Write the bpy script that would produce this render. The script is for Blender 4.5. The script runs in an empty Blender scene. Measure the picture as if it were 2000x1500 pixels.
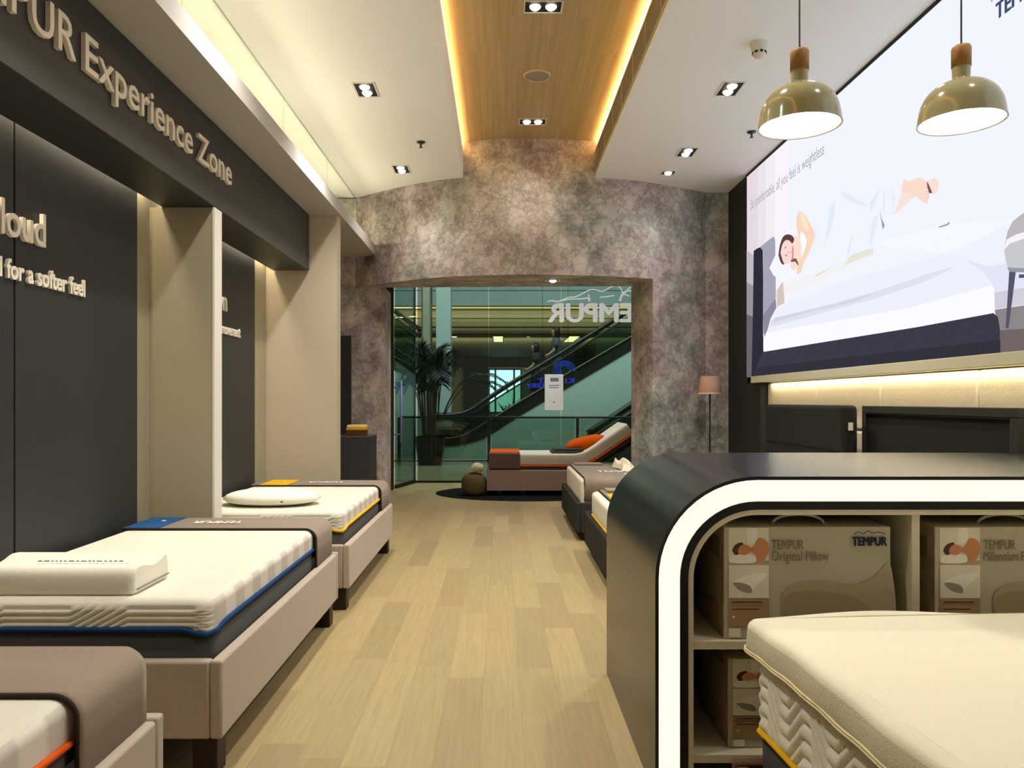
import bpy, bmesh, math, random
from mathutils import Vector, Matrix
random.seed(7)
S = bpy.context.scene
COL = S.collection
PI = math.pi

# ------------------------------------------------------------------ camera, world, exposure
cam_d = bpy.data.cameras.new('camera')
cam = bpy.data.objects.new('camera', cam_d)
COL.objects.link(cam)
cam.location = (0, 0, 1.5)
cam.rotation_euler = (PI / 2, 0, 0)
cam_d.sensor_width = 36
cam_d.lens = 27.0
cam_d.shift_x = 0.011
cam_d.shift_y = 0.016
cam_d.clip_end = 200
S.camera = cam
W = bpy.data.worlds.new('world')
S.world = W
W.use_nodes = True
W.node_tree.nodes['Background'].inputs[0].default_value = (1.0, 0.95, 0.88, 1)
W.node_tree.nodes['Background'].inputs[1].default_value = 0.13
S.view_settings.view_transform = 'Standard'
S.view_settings.look = 'None'
S.view_settings.exposure = 0.07
S.view_settings.gamma = 1.0
S.view_settings.use_curve_mapping = False
WARM = (1.0, 0.83, 0.60)
WARMER = (1.0, 0.74, 0.38)
NEUTRAL = (1.0, 0.965, 0.90)

def light(kind, name, loc, energy, color, rot=(0, 0, 0), size=None, size_y=None, angle=120, blend=0.7, radius=0.04, parent=None):
    d = bpy.data.lights.new(name, kind)
    d.energy = energy
    d.color = color
    if kind == 'AREA':
        d.shape = 'RECTANGLE'
        d.size = size
        d.size_y = size_y
    if kind == 'SPOT':
        d.spot_size = math.radians(angle)
        d.spot_blend = blend
        d.shadow_soft_size = radius
    if kind == 'POINT':
        d.shadow_soft_size = radius
    o = bpy.data.objects.new(name, d)
    COL.objects.link(o)
    o.rotation_euler = rot
    if parent is not None:
        o.parent = parent
        o.location = Vector(loc) - wloc(parent)
    else:
        o.location = loc
    return o

SPOT_W = 132
# ------------------------------------------------------------------ helpers
def P(px, py, Y):
    """the point at depth Y that the photograph shows at a pixel"""
    return Vector(((px - 978) * Y / 1500.0, Y, 1.5 - (py - 782) * Y / 1500.0))

def lin(c):
    c = c / 255.0
    return c / 12.92 if c <= 0.04045 else ((c + 0.055) / 1.055) ** 2.4

def rgb(t):
    return (lin(t[0]), lin(t[1]), lin(t[2]), 1.0)

MATS = {}
def M(name, col, rough=0.6, spec=0.3, metal=0.0, noise=None, bump=None, emit=0.0, sheen=0.0):
    if name in MATS:
        return MATS[name]
    m = bpy.data.materials.new(name)
    m.use_nodes = True
    nt = m.node_tree
    b = nt.nodes['Principled BSDF']
    b.inputs['Base Color'].default_value = rgb(col)
    b.inputs['Roughness'].default_value = rough
    b.inputs['Specular IOR Level'].default_value = spec
    b.inputs['Metallic'].default_value = metal
    if sheen:
        b.inputs['Sheen Weight'].default_value = sheen
    tc = nt.nodes.new('ShaderNodeTexCoord')
    if noise:
        n = nt.nodes.new('ShaderNodeTexNoise')
        n.inputs['Scale'].default_value = noise[0]
        n.inputs['Detail'].default_value = 4
        nt.links.new(tc.outputs['Object'], n.inputs['Vector'])
        r = nt.nodes.new('ShaderNodeValToRGB')
        a = noise[1]
        lo = tuple(max(0, c * (1 - a)) for c in rgb(col)[:3]) + (1,)
        hi = tuple(min(1, c * (1 + a)) for c in rgb(col)[:3]) + (1,)
        r.color_ramp.elements[0].position = 0.3
        r.color_ramp.elements[0].color = lo
        r.color_ramp.elements[1].position = 0.7
        r.color_ramp.elements[1].color = hi
        nt.links.new(n.outputs['Fac'], r.inputs['Fac'])
        nt.links.new(r.outputs['Color'], b.inputs['Base Color'])
    if bump:
        n2 = nt.nodes.new('ShaderNodeTexNoise')
        n2.inputs['Scale'].default_value = bump[0]
        n2.inputs['Detail'].default_value = 3
        nt.links.new(tc.outputs['Object'], n2.inputs['Vector'])
        bp = nt.nodes.new('ShaderNodeBump')
        bp.inputs['Strength'].default_value = bump[1]
        bp.inputs['Distance'].default_value = 0.01
        nt.links.new(n2.outputs['Fac'], bp.inputs['Height'])
        nt.links.new(bp.outputs['Normal'], b.inputs['Normal'])
    if emit:
        b.inputs['Emission Color'].default_value = rgb(col)
        b.inputs['Emission Strength'].default_value = emit
    MATS[name] = m
    return m

def EM(name, col, strength=1.0):
    """a surface that gives off light"""
    if name in MATS:
        return MATS[name]
    m = bpy.data.materials.new(name)
    m.use_nodes = True
    nt = m.node_tree
    nt.nodes.clear()
    e = nt.nodes.new('ShaderNodeEmission')
    e.inputs[0].default_value = rgb(col)
    e.inputs[1].default_value = strength
    o = nt.nodes.new('ShaderNodeOutputMaterial')
    nt.links.new(e.outputs[0], o.inputs[0])
    MATS[name] = m
    return m

def GLASS(name, tint, refl=0.06):
    if name in MATS:
        return MATS[name]
    m = bpy.data.materials.new(name)
    m.use_nodes = True
    nt = m.node_tree
    nt.nodes.clear()
    t = nt.nodes.new('ShaderNodeBsdfTransparent')
    t.inputs[0].default_value = rgb(tint)
    g = nt.nodes.new('ShaderNodeBsdfGlossy')
    g.inputs['Roughness'].default_value = 0.02
    g.inputs[0].default_value = (0.9, 0.95, 0.93, 1)
    lw = nt.nodes.new('ShaderNodeLayerWeight')
    lw.inputs[0].default_value = 0.12
    mm = nt.nodes.new('ShaderNodeMath')
    mm.operation = 'MULTIPLY_ADD'
    mm.inputs[1].default_value = 0.5
    mm.inputs[2].default_value = refl
    nt.links.new(lw.outputs['Fresnel'], mm.inputs[0])
    mx = nt.nodes.new('ShaderNodeMixShader')
    nt.links.new(mm.outputs[0], mx.inputs[0])
    nt.links.new(t.outputs[0], mx.inputs[1])
    nt.links.new(g.outputs[0], mx.inputs[2])
    o = nt.nodes.new('ShaderNodeOutputMaterial')
    nt.links.new(mx.outputs[0], o.inputs[0])
    MATS[name] = m
    return m

def wloc(o):
    v = Vector((0, 0, 0))
    while o is not None:
        v = v + o.location
        o = o.parent
    return v

def box(bm, x0, x1, y0, y1, z0, z1, bev=0.0, seg=2, mat=0):
    t = bmesh.new()
    vs = [t.verts.new(p) for p in ((x0, y0, z0), (x1, y0, z0), (x1, y1, z0), (x0, y1, z0), (x0, y0, z1), (x1, y0, z1), (x1, y1, z1), (x0, y1, z1))]
    for f in ((3, 2, 1, 0), (4, 5, 6, 7), (0, 1, 5, 4), (1, 2, 6, 5), (2, 3, 7, 6), (3, 0, 4, 7)):
        t.faces.new([vs[i] for i in f])
    for f in t.faces:
        f.material_index = mat
    if bev:
        r = bmesh.ops.bevel(t, geom=list(t.edges), offset=bev, segments=seg, profile=0.5, affect='EDGES', clamp_overlap=True)
        for f in r['faces']:
            f.material_index = mat
            f.smooth = True
    me = bpy.data.meshes.new('tmp')
    t.to_mesh(me)
    t.free()
    bm.from_mesh(me)
    bpy.data.meshes.remove(me)
    return bm

def B(*a, **k):
    return box(bmesh.new(), *a, **k)

def prism(bm, pts, vec, mat=0, smooth=False):
    """an outline given as 3-D points, extruded by vec"""
    a = [bm.verts.new(p) for p in pts]
    b = [bm.verts.new(Vector(p) + Vector(vec)) for p in pts]
    n = len(a)
    fs = [bm.faces.new(a), bm.faces.new(list(reversed(b)))]
    for i in range(n):
        j = (i + 1) % n
        f = bm.faces.new((a[j], a[i], b[i], b[j]))
        f.smooth = smooth
        fs.append(f)
    for f in fs:
        f.material_index = mat
    bmesh.ops.recalc_face_normals(bm, faces=fs)
    return bm

def poly(bm, pts, mat=0):
    f = bm.faces.new([bm.verts.new(p) for p in pts])
    f.material_index = mat
    return bm

def lathe(bm, prof, cx, cy, seg=40, mat=0, closed=False):
    """prof: list of (radius, z)"""
    rings = []
    for r, z in prof:
        if r < 1e-5:
            rings.append([bm.verts.new((cx, cy, z))])
        else:
            rings.append([bm.verts.new((cx + r * math.cos(2 * PI * i / seg), cy + r * math.sin(2 * PI * i / seg), z)) for i in range(seg)])
    fs = []
    for a, b in zip(rings[:-1], rings[1:]):
        for i in range(seg):
            j = (i + 1) % seg
            q = []
            for v in ((a[0] if len(a) == 1 else a[i]), (a[0] if len(a) == 1 else a[j]), (b[0] if len(b) == 1 else b[j]), (b[0] if len(b) == 1 else b[i])):
                if v not in q:
                    q.append(v)
            if len(q) > 2:
                f = bm.faces.new(q)
                f.smooth = True
                f.material_index = mat
                fs.append(f)
    bmesh.ops.recalc_face_normals(bm, faces=fs)
    return bm

def tube(bm, pts, r, seg=8, mat=0, closed=False):
    pts = [Vector(p) for p in pts]
    n = len(pts)
    rings = []
    up = Vector((0, 0, 1))
    for i, p in enumerate(pts):
        if closed:
            d = pts[(i + 1) % n] - pts[i - 1]
        else:
            d = pts[min(i + 1, n - 1)] - pts[max(i - 1, 0)]
        d.normalize()
        s = d.cross(up)
        if s.length < 1e-4:
            s = d.cross(Vector((0, 1, 0)))
        s.normalize()
        t = s.cross(d)
        rr = r[i] if isinstance(r, (list, tuple)) else r
        rings.append([bm.verts.new(p + (s * math.cos(2 * PI * k / seg) + t * math.sin(2 * PI * k / seg)) * rr) for k in range(seg)])
    fs = []
    rng = range(n) if closed else range(n - 1)
    for i in rng:
        a, b = rings[i], rings[(i + 1) % n]
        for k in range(seg):
            f = bm.faces.new((a[k], a[(k + 1) % seg], b[(k + 1) % seg], b[k]))
            fs.append(f)
    if not closed:
        fs.append(bm.faces.new(rings[0]))
        fs.append(bm.faces.new(list(reversed(rings[-1]))))
    for f in fs:
        f.smooth = True
        f.material_index = mat
    bmesh.ops.recalc_face_normals(bm, faces=fs)
    return bm

def spline(pts, n=8):
    """Catmull-Rom through points"""
    pts = [Vector(p) for p in pts]
    out = []
    for i in range(len(pts) - 1):
        p0 = pts[max(i - 1, 0)]
        p1 = pts[i]
        p2 = pts[i + 1]
        p3 = pts[min(i + 2, len(pts) - 1)]
        for k in range(n):
            t = k / n
            out.append(0.5 * ((2 * p1) + (p2 - p0) * t + (2 * p0 - 5 * p1 + 4 * p2 - p3) * t * t + (3 * p1 - p0 - 3 * p2 + p3) * t ** 3))
    out.append(pts[-1])
    return out

def obj(name, bm, mats, parent=None, origin=None):
    me = bpy.data.meshes.new(name)
    bm.to_mesh(me)
    bm.free()
    if not isinstance(mats, (list, tuple)):
        mats = [mats]
    for m in mats:
        me.materials.append(m)
    o = bpy.data.objects.new(name, me)
    COL.objects.link(o)
    if parent is not None:
        o.parent = parent
        me.transform(Matrix.Translation(-wloc(parent)))
    elif origin is not None:
        me.transform(Matrix.Translation(-Vector(origin)))
        o.location = origin
    else:
        me.update()
        vs = [v.co for v in me.vertices]
        c = Vector(((min(v.x for v in vs) + max(v.x for v in vs)) / 2, (min(v.y for v in vs) + max(v.y for v in vs)) / 2, min(v.z for v in vs)))
        me.transform(Matrix.Translation(-c))
        o.location = c
    return o

def tag(o, label, cat, group=None, kind=None):
    o['label'] = label
    o['category'] = cat
    if group:
        o['group'] = group
    if kind:
        o['kind'] = kind
    return o

def thing(name, label, cat, loc, group=None):
    o = bpy.data.objects.new(name, None)
    o.empty_display_size = 0.1
    COL.objects.link(o)
    o.location = loc
    return tag(o, label, cat, group)

def struct(name, bm, mats, label=None):
    o = obj(name, bm, mats)
    o['kind'] = 'structure'
    if label:
        o['label'] = label
    return o

def dup(root, loc, label, group=None):
    r = root.copy()
    COL.objects.link(r)
    r.location = loc
    r['label'] = label
    if group:
        r['group'] = group
    for ch in list(root.children):
        c = ch.copy()
        COL.objects.link(c)
        c.parent = r
        for g in list(ch.children):
            d = g.copy()
            COL.objects.link(d)
            d.parent = c
    return r

_cap = {}
def text_bm(s, bold=0.0, depth=0.0):
    cu = bpy.data.curves.new('t', 'FONT')
    cu.body = s
    cu.offset = bold
    cu.extrude = depth
    cu.resolution_u = 3
    o = bpy.data.objects.new('t', cu)
    COL.objects.link(o)
    dg = bpy.context.evaluated_depsgraph_get()
    dg.update()
    me = bpy.data.meshes.new_from_object(o.evaluated_get(dg))
    bm = bmesh.new()
    bm.from_mesh(me)
    bpy.data.meshes.remove(me)
    bpy.data.objects.remove(o)
    bpy.data.curves.remove(cu)
    return bm

def text(s, org, u, v, cap, width=None, bold=0.0, depth=0.0, bm=None, slant=0.0):
    """lettering with its base line starting at org, running along u, standing along v"""
    if 'H' not in _cap:
        t = text_bm('H')
        _cap['H'] = max(w.co.y for w in t.verts)
        t.free()
    k = cap / _cap['H']
    fat = bold if 'M' in s else 0
    t = text_bm(s, 0 if fat else bold / k, (depth / 2) / k)
    x0 = min(w.co.x for w in t.verts)
    x1 = max(w.co.x for w in t.verts)
    kx = k if width is None else width / (x1 - x0)
    u = Vector(u)
    v = Vector(v)
    n = u.cross(v)
    for w in t.verts:
        c = w.co.copy()
        w.co = Vector(org) + u * ((c.x - x0) * kx + slant * c.y * k) + v * (c.y * k) + n * (c.z * k + depth / 2)
    if fat > 0:
        tm = bpy.data.meshes.new('t')
        t.to_mesh(tm)
        for i, (a, b_) in enumerate(((1, 0), (-1, 0), (0, .6), (0, -.6), (.5, 0), (-.5, 0))):
            t2 = bmesh.new()
            t2.from_mesh(tm)
            bmesh.ops.translate(t2, verts=t2.verts, vec=u * a * fat + v * b_ * fat + n * (.0001 * (i + 1)))
            m2 = bpy.data.meshes.new('t2')
            t2.to_mesh(m2)
            t2.free()
            t.from_mesh(m2)
            bpy.data.meshes.remove(m2)
        bpy.data.meshes.remove(tm)
    if bm is None:
        return t
    me = bpy.data.meshes.new('t')
    t.to_mesh(me)
    t.free()
    bm.from_mesh(me)
    bpy.data.meshes.remove(me)
    return bm

# ------------------------------------------------------------------ special surfaces
def nodes_of(name):
    m = bpy.data.materials.new(name)
    m.use_nodes = True
    MATS[name] = m
    return m, m.node_tree, m.node_tree.nodes['Principled BSDF']

def math_node(nt, op, a, b=None, c=None):
    n = nt.nodes.new('ShaderNodeMath')
    n.operation = op
    for i, x in enumerate((a, b, c)):
        if x is None:
            continue
        if isinstance(x, (int, float)):
            n.inputs[i].default_value = x
        else:
            nt.links.new(x, n.inputs[i])
    return n.outputs[0]

def ramp(nt, fac, stops):
    r = nt.nodes.new('ShaderNodeValToRGB')
    el = r.color_ramp.elements
    while len(el) < len(stops):
        el.new(0.5)
    for e, (p, c) in zip(el, stops):
        e.position = p
        e.color = rgb(c)
    nt.links.new(fac, r.inputs['Fac'])
    return r.outputs['Color']

def planks(name, pw, pl, stops, rough, grain=0.12, seam=0.004, spec=0.35, gscale=(70, 2.5, 1)):
    """boards running along Y in the object's own space"""
    m, nt, b = nodes_of(name)
    tc = nt.nodes.new('ShaderNodeTexCoord')
    sx = nt.nodes.new('ShaderNodeSeparateXYZ')
    nt.links.new(tc.outputs['Object'], sx.inputs[0])
    xr = math_node(nt, 'DIVIDE', sx.outputs[0], pw)
    row = math_node(nt, 'FLOOR', xr)
    wn = nt.nodes.new('ShaderNodeTexWhiteNoise')
    wn.noise_dimensions = '1D'
    nt.links.new(row, wn.inputs['W'])
    yr = math_node(nt, 'ADD', math_node(nt, 'DIVIDE', sx.outputs[1], pl), math_node(nt, 'MULTIPLY', wn.outputs['Value'], 3.7))
    cell = math_node(nt, 'FLOOR', yr)
    cb = nt.nodes.new('ShaderNodeCombineXYZ')
    nt.links.new(row, cb.inputs[0])
    nt.links.new(cell, cb.inputs[1])
    w2 = nt.nodes.new('ShaderNodeTexWhiteNoise')
    w2.noise_dimensions = '2D'
    nt.links.new(cb.outputs[0], w2.inputs['Vector'])
    col = ramp(nt, w2.outputs['Value'], stops)
    gm = nt.nodes.new('ShaderNodeMapping')
    gm.inputs['Scale'].default_value = gscale
    nt.links.new(tc.outputs['Object'], gm.inputs['Vector'])
    gv = nt.nodes.new('ShaderNodeVectorMath')
    gv.operation = 'ADD'
    nt.links.new(gm.outputs[0], gv.inputs[0])
    sc = nt.nodes.new('ShaderNodeVectorMath')
    sc.operation = 'SCALE'
    sc.inputs['Scale'].default_value = 13.0
    nt.links.new(w2.outputs['Color'], sc.inputs[0])
    nt.links.new(sc.outputs[0], gv.inputs[1])
    gn = nt.nodes.new('ShaderNodeTexNoise')
    gn.inputs['Scale'].default_value = 1.0
    gn.inputs['Detail'].default_value = 5
    nt.links.new(gv.outputs[0], gn.inputs['Vector'])
    mix = nt.nodes.new('ShaderNodeMix')
    mix.data_type = 'RGBA'
    mix.blend_type = 'MULTIPLY'
    mix.inputs[0].default_value = 1.0
    nt.links.new(col, mix.inputs[6])
    g = int(255 * (1 - grain * 2))
    gcol = ramp(nt, gn.outputs['Fac'], [(0.3, (g, g, g)), (0.65, (255, 255, 255))])
    nt.links.new(gcol, mix.inputs[7])
    fx = math_node(nt, 'FRACT', xr)
    fy = math_node(nt, 'FRACT', yr)
    ex = math_node(nt, 'MINIMUM', fx, math_node(nt, 'SUBTRACT', 1.0, fx))
    ey = math_node(nt, 'MINIMUM', fy, math_node(nt, 'SUBTRACT', 1.0, fy))
    d = math_node(nt, 'MINIMUM', math_node(nt, 'MULTIPLY', ex, pw), math_node(nt, 'MULTIPLY', ey, pl))
    sm = math_node(nt, 'LESS_THAN', d, seam / 2)
    m2 = nt.nodes.new('ShaderNodeMix')
    m2.data_type = 'RGBA'
    m2.blend_type = 'MULTIPLY'
    nt.links.new(math_node(nt, 'MULTIPLY', sm, 0.35), m2.inputs[0])
    nt.links.new(mix.outputs[2], m2.inputs[6])
    m2.inputs[7].default_value = (0.25, 0.2, 0.15, 1)
    nt.links.new(m2.outputs[2], b.inputs['Base Color'])
    b.inputs['Roughness'].default_value = rough
    b.inputs['Specular IOR Level'].default_value = spec
    return m

FLOORM = planks('oak_floor', 0.19, 1.25, [(0.0, (156, 136, 97)), (0.3, (167, 146, 104)), (0.7, (177, 156, 111)), (1.0, (162, 140, 99))], 0.5, grain=0.03, seam=0.002)
WOODC = planks('oak_ceiling', 0.14, 2.6, [(0.0, (196, 170, 124)), (0.5, (206, 180, 134)), (1.0, (200, 174, 128))], 0.55, grain=0.05, seam=0.001, gscale=(24, 0.5, 1))

def stone_material():
    m, nt, b = nodes_of('stone_veneer')
    g = nt.nodes.new('ShaderNodeNewGeometry')
    n1 = nt.nodes.new('ShaderNodeTexNoise')
    n1.inputs['Scale'].default_value = 2.3
    n1.inputs['Detail'].default_value = 9
    n1.inputs['Roughness'].default_value = 0.74
    n1.inputs['Distortion'].default_value = 0.15
    nt.links.new(g.outputs['Position'], n1.inputs['Vector'])
    c1 = ramp(nt, n1.outputs['Fac'], [(0.36, (100, 94, 90)), (0.44, (154, 147, 140)), (0.51, (196, 190, 182)), (0.57, (220, 214, 206)), (0.66, (240, 236, 230))])
    n2 = nt.nodes.new('ShaderNodeTexNoise')
    n2.inputs['Scale'].default_value = 0.9
    n2.inputs['Detail'].default_value = 5
    mp = nt.nodes.new('ShaderNodeMapping')
    mp.inputs['Location'].default_value = (4.2, 1.7, 8.1)
    nt.links.new(g.outputs['Position'], mp.inputs['Vector'])
    nt.links.new(mp.outputs[0], n2.inputs['Vector'])
    c2 = ramp(nt, n2.outputs['Fac'], [(0.36, (150, 160, 158)), (0.46, (200, 195, 184)), (0.54, (200, 174, 176)), (0.64, (142, 122, 126))])
    mx = nt.nodes.new('ShaderNodeMix')
    mx.data_type = 'RGBA'
    mx.inputs[0].default_value = 0.48
    nt.links.new(c1, mx.inputs[6])
    nt.links.new(c2, mx.inputs[7])
    n3 = nt.nodes.new('ShaderNodeTexNoise')
    n3.inputs['Scale'].default_value = 4.2
    n3.inputs['Detail'].default_value = 7
    n3.inputs['Roughness'].default_value = 0.75
    n3.inputs['Distortion'].default_value = 0.0
    nt.links.new(g.outputs['Position'], n3.inputs['Vector'])
    ridge = math_node(nt, 'ABSOLUTE', math_node(nt, 'SUBTRACT', n3.outputs['Fac'], 0.5))
    vein = ramp(nt, ridge, [(0.0, (70, 62, 56)), (0.02, (200, 196, 190)), (0.07, (255, 255, 255))])
    m2 = nt.nodes.new('ShaderNodeMix')
    m2.data_type = 'RGBA'
    m2.blend_type = 'MULTIPLY'
    m2.inputs[0].default_value = 0.5
    nt.links.new(mx.outputs[2], m2.inputs[6])
    nt.links.new(vein, m2.inputs[7])
    nt.links.new(m2.outputs[2], b.inputs['Base Color'])
    bp = nt.nodes.new('ShaderNodeBump')
    bp.inputs['Strength'].default_value = 0.35
    bp.inputs['Distance'].default_value = 0.015
    nt.links.new(n1.outputs['Fac'], bp.inputs['Height'])
    nt.links.new(bp.outputs['Normal'], b.inputs['Normal'])
    b.inputs['Roughness'].default_value = 0.62
    b.inputs['Specular IOR Level'].default_value = 0.3
    return m
STONE = stone_material()

def stripe_fabric(name, c0, c1, scale, axis=1):
    m, nt, b = nodes_of(name)
    g = nt.nodes.new('ShaderNodeNewGeometry')
    sx = nt.nodes.new('ShaderNodeSeparateXYZ')
    nt.links.new(g.outputs['Position'], sx.inputs[0])
    n = nt.nodes.new('ShaderNodeTexNoise')
    n.inputs['Scale'].default_value = 60
    nt.links.new(g.outputs['Position'], n.inputs['Vector'])
    w = math_node(nt, 'ADD', math_node(nt, 'MULTIPLY', sx.outputs[axis], scale), math_node(nt, 'MULTIPLY', n.outputs['Fac'], 0.9))
    s = math_node(nt, 'SINE', w)
    s = math_node(nt, 'MULTIPLY_ADD', s, 2.0, 0.5)
    nt.links.new(ramp(nt, s, [(0.0, c0), (1.0, c1)]), b.inputs['Base Color'])
    b.inputs['Roughness'].default_value = 0.85
    b.inputs['Specular IOR Level'].default_value = 0.1
    return m

WHITE = M('ceiling_paint', (249, 249, 248), 0.9, 0.1)
SLABW = M('slab_paint', (186, 183, 178), 0.85, 0.15)
DARK = M('dark_laminate', (58, 57, 56), 0.45, 0.3, noise=(3, 0.05))
DARKP = M('dark_wall_panel', (48, 49, 48), 0.5, 0.3, noise=(2, 0.05))
BEIGE = M('beige_laminate', (164, 155, 128), 0.6, 0.25)
BEIGEL = M('pale_edge', (224, 218, 208), 0.5, 0.3)
LETTER = M('letter_cream', (238, 230, 212), 0.45, 0.3)
BLACK = M('black_matte', (16, 16, 15), 0.5, 0.3)
SATIN = M('black_satin', (20, 21, 22), 0.24, 0.5)
RAIL = M('beige_upholstery', (180, 166, 148), 0.9, 0.1, noise=(180, 0.06), bump=(300, 0.15), sheen=0.2)
RAILD = M('charcoal_upholstery', (56, 54, 48), 0.9, 0.1, noise=(180, 0.08), bump=(300, 0.15))
LEGW = M('dark_wood_leg', (48, 30, 22), 0.5, 0.3, noise=(20, 0.2))
COVER = M('mattress_knit', (224, 219, 200), 0.9, 0.1, bump=(220, 0.2))
COVERS = stripe_fabric('mattress_side_knit', (206, 199, 187), (228, 222, 210), 27.0)
BANDG = M('mattress_band_grey', (74, 72, 66), 0.9, 0.1, noise=(200, 0.1), bump=(300, 0.2))
BLUE = M('piping_blue', (30, 66, 112), 0.8, 0.1)
YELL = M('piping_yellow', (226, 176, 22), 0.8, 0.1)
ORAN = M('piping_orange', (214, 90, 26), 0.8, 0.1)
RUNN = M('runner_taupe', (148, 131, 114), 0.9, 0.08, noise=(150, 0.07), bump=(260, 0.2), sheen=0.2)
RUNNE = M('runner_edge_dark', (62, 54, 46), 0.9, 0.05)
BRASS = M('bronze_metal', (96, 80, 52), 0.35, 0.5, metal=0.8)
STEEL = M('brushed_steel', (170, 172, 180), 0.3, 0.5, metal=0.9)
PILLOWM = M('pillow_white', (238, 234, 216), 0.9, 0.1, bump=(200, 0.2))
INK = M('print_dark', (52, 50, 46), 0.7, 0.2)

# ------------------------------------------------------------------ room shell
CZ = 4.22
struct('floor', B(-3.4, 3.6, -2.5, 14.0, -0.12, 0.0), FLOORM)
struct('ceiling', B(-3.3, -0.46, -2.0, 10.9, CZ, 4.55), WHITE, 'white ceiling slab over the display beds')
struct('ceiling_1', B(1.16, 3.3, -2.0, 10.9, CZ, 4.55), WHITE, 'white ceiling slab over the light box side')
struct('ceiling_2', B(-0.95, 1.65, -2.0, 10.9, 4.66, 4.76), WOODC, 'oak ceiling panel in the lit recess')
struct('trim_1', box(B(-1.0, -0.9, -2.0, 10.9, 4.55, 4.66), 1.6, 1.7, -2.0, 10.9, 4.55, 4.66), WHITE)
# left wall: pale backing, dark panels with a groove between them
struct('wall_left', B(-2.62, -2.42, -2.5, 10.4, 0.0, 3.41), BEIGE)
struct('wall_left_upper', B(-3.34, -3.22, -2.0, 10.9, 3.3, CZ), WHITE)
for i, (a, b_) in enumerate(((-2.5, 1.0), (1.012, 3.775), (3.79, 5.06), (5.5, 7.48))):
    o = struct('wall_panel_%d' % (i + 1), B(-2.42, -2.395, a, b_, 0.0, 3.1), DARKP)
    o.name = 'trim_%d' % (i + 2)
bm = bmesh.new()
box(bm, -2.42, -1.985, 5.29, 5.42, 0, 2.83, mat=0)
box(bm, -1.985, -1.97, 5.285, 5.425, 0, 2.83, mat=1)
struct('wall_pier', bm, [BEIGE, BEIGEL], 'beige fin wall with a pale edge behind the blue piped mattress')
bm = bmesh.new()
box(bm, -2.42, -1.69, 7.92, 8.1, 0, 3.41, mat=0)
struct('wall_pier_far', bm, [M('beige_laminate_pale', (196, 184, 160), 0.6, 0.25)], 'wide beige fin wall at the end of the dark header')
struct('trim_10', B(-2.34, -1.97, -2.5, 7.9, 2.835, 3.41, bev=0.004, seg=1), DARK, 'dark header beam above the display beds')
struct('trim_11', B(-3.3, -1.65, -2.5, 10.24, 3.41, 3.54), SLABW, 'pale slab running above the dark header')
# the bow-fronted stone portal
front = spline([(-1.95, 10.33, 0), (-1.375, 9.86, 0), (-0.746, 9.48, 0), (-0.174, 9.32, 0), (0.384, 9.27, 0), (0.948, 9.33, 0), (1.643, 9.5, 0), (1.905, 9.62, 0), (2.3, 9.83, 0), (2.68, 10.05, 0)], 8)
bm = bmesh.new()
prism(bm, [(p.x, p.y, 3.02) for p in front] + [(2.68, 10.18, 3.02), (-1.95, 10.36, 3.02)], (0, 0, 1.64))
struct('wall_back', bm, STONE, 'bow fronted mottled stone lintel over the opening')
bm = bmesh.new()
jam = [p for p in front if p.x >= 1.905 - 1e-4]
prism(bm, [(p.x, p.y, 0) for p in jam] + [(2.68, 10.18, 0), (1.72, 10.12, 0)], (0, 0, 3.02))
box(bm, 2.68, 3.3, 10.05, 10.4, 0, CZ)
struct('wall_back_right', bm, STONE, 'curved stone column right of the opening')
bm = bmesh.new()
box(bm, -2.6, -1.56, 10.36, 10.9, 0, 3.02)
box(bm, -3.3, -1.93, 10.34, 10.9, 3.02, CZ)
struct('wall_back_left', bm, STONE, 'stone column left of the opening')
# right wall
DKW = M('dark_end_wall', (40, 41, 37), 0.6, 0.25)
PADM = M('padded_fabric', (206, 192, 164), 0.85, 0.15, noise=(60, 0.06), bump=(160, 0.25))
bm = bmesh.new()
box(bm, 3.061, 3.3, -2.5, 10.4, 0, CZ, mat=0)
struct('wall_right', bm, SLABW)
bm = box(B(2.98, 3.06, 9.28, 10.06, 0, CZ), 2.93, 3.06, 8.66, 9.28, 0, 1.70)
struct('wall_right_end', bm, DKW)
wr = struct('trim_14', B(3.045, 3.06, 1.0, 8.64, 0.0, 1.70), SLABW, 'padded panels below the light box ledge')
seams = [8.64, 7.3, 6.06, 4.83, 3.6, 2.37, 1.14]
for a, b_ in zip(seams[1:], seams[:-1]):
    for z0, z1 in ((0.02, 1.245), (1.25, 1.695)):
        obj('pad', B(3.0, 3.05, a + 0.003, b_ - 0.003, z0, z1, bev=0.022, seg=3), PADM, wr)
bm = bmesh.new()
box(bm, 2.88, 3.06, 0.2, 8.85, 1.70, 1.775, bev=0.003, seg=1)
struct('trim_12', bm, M('ledge_paint', (200, 197, 170), 0.6, 0.25), 'pale ledge below the light box')
struct('trim_13', B(2.96, 3.06, 0.2, 9.28, 4.19, 4.22), DKW, 'dark strip standing in for the shadow gap along the top of the light box')  # solid strip; the gap's shade is put into its dark colour
# vestibule behind the portal
struct('ceiling_3', B(-3.3, 3.4, 10.3, 14.1, CZ, 4.3), WHITE)
struct('wall_left_vestibule', B(-2.75, -2.6, 10.9, 14.0, 0, CZ), STONE)
struct('wall_right_vestibule', B(3.05, 3.2, 10.4, 14.0, 0, CZ), STONE)

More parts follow.
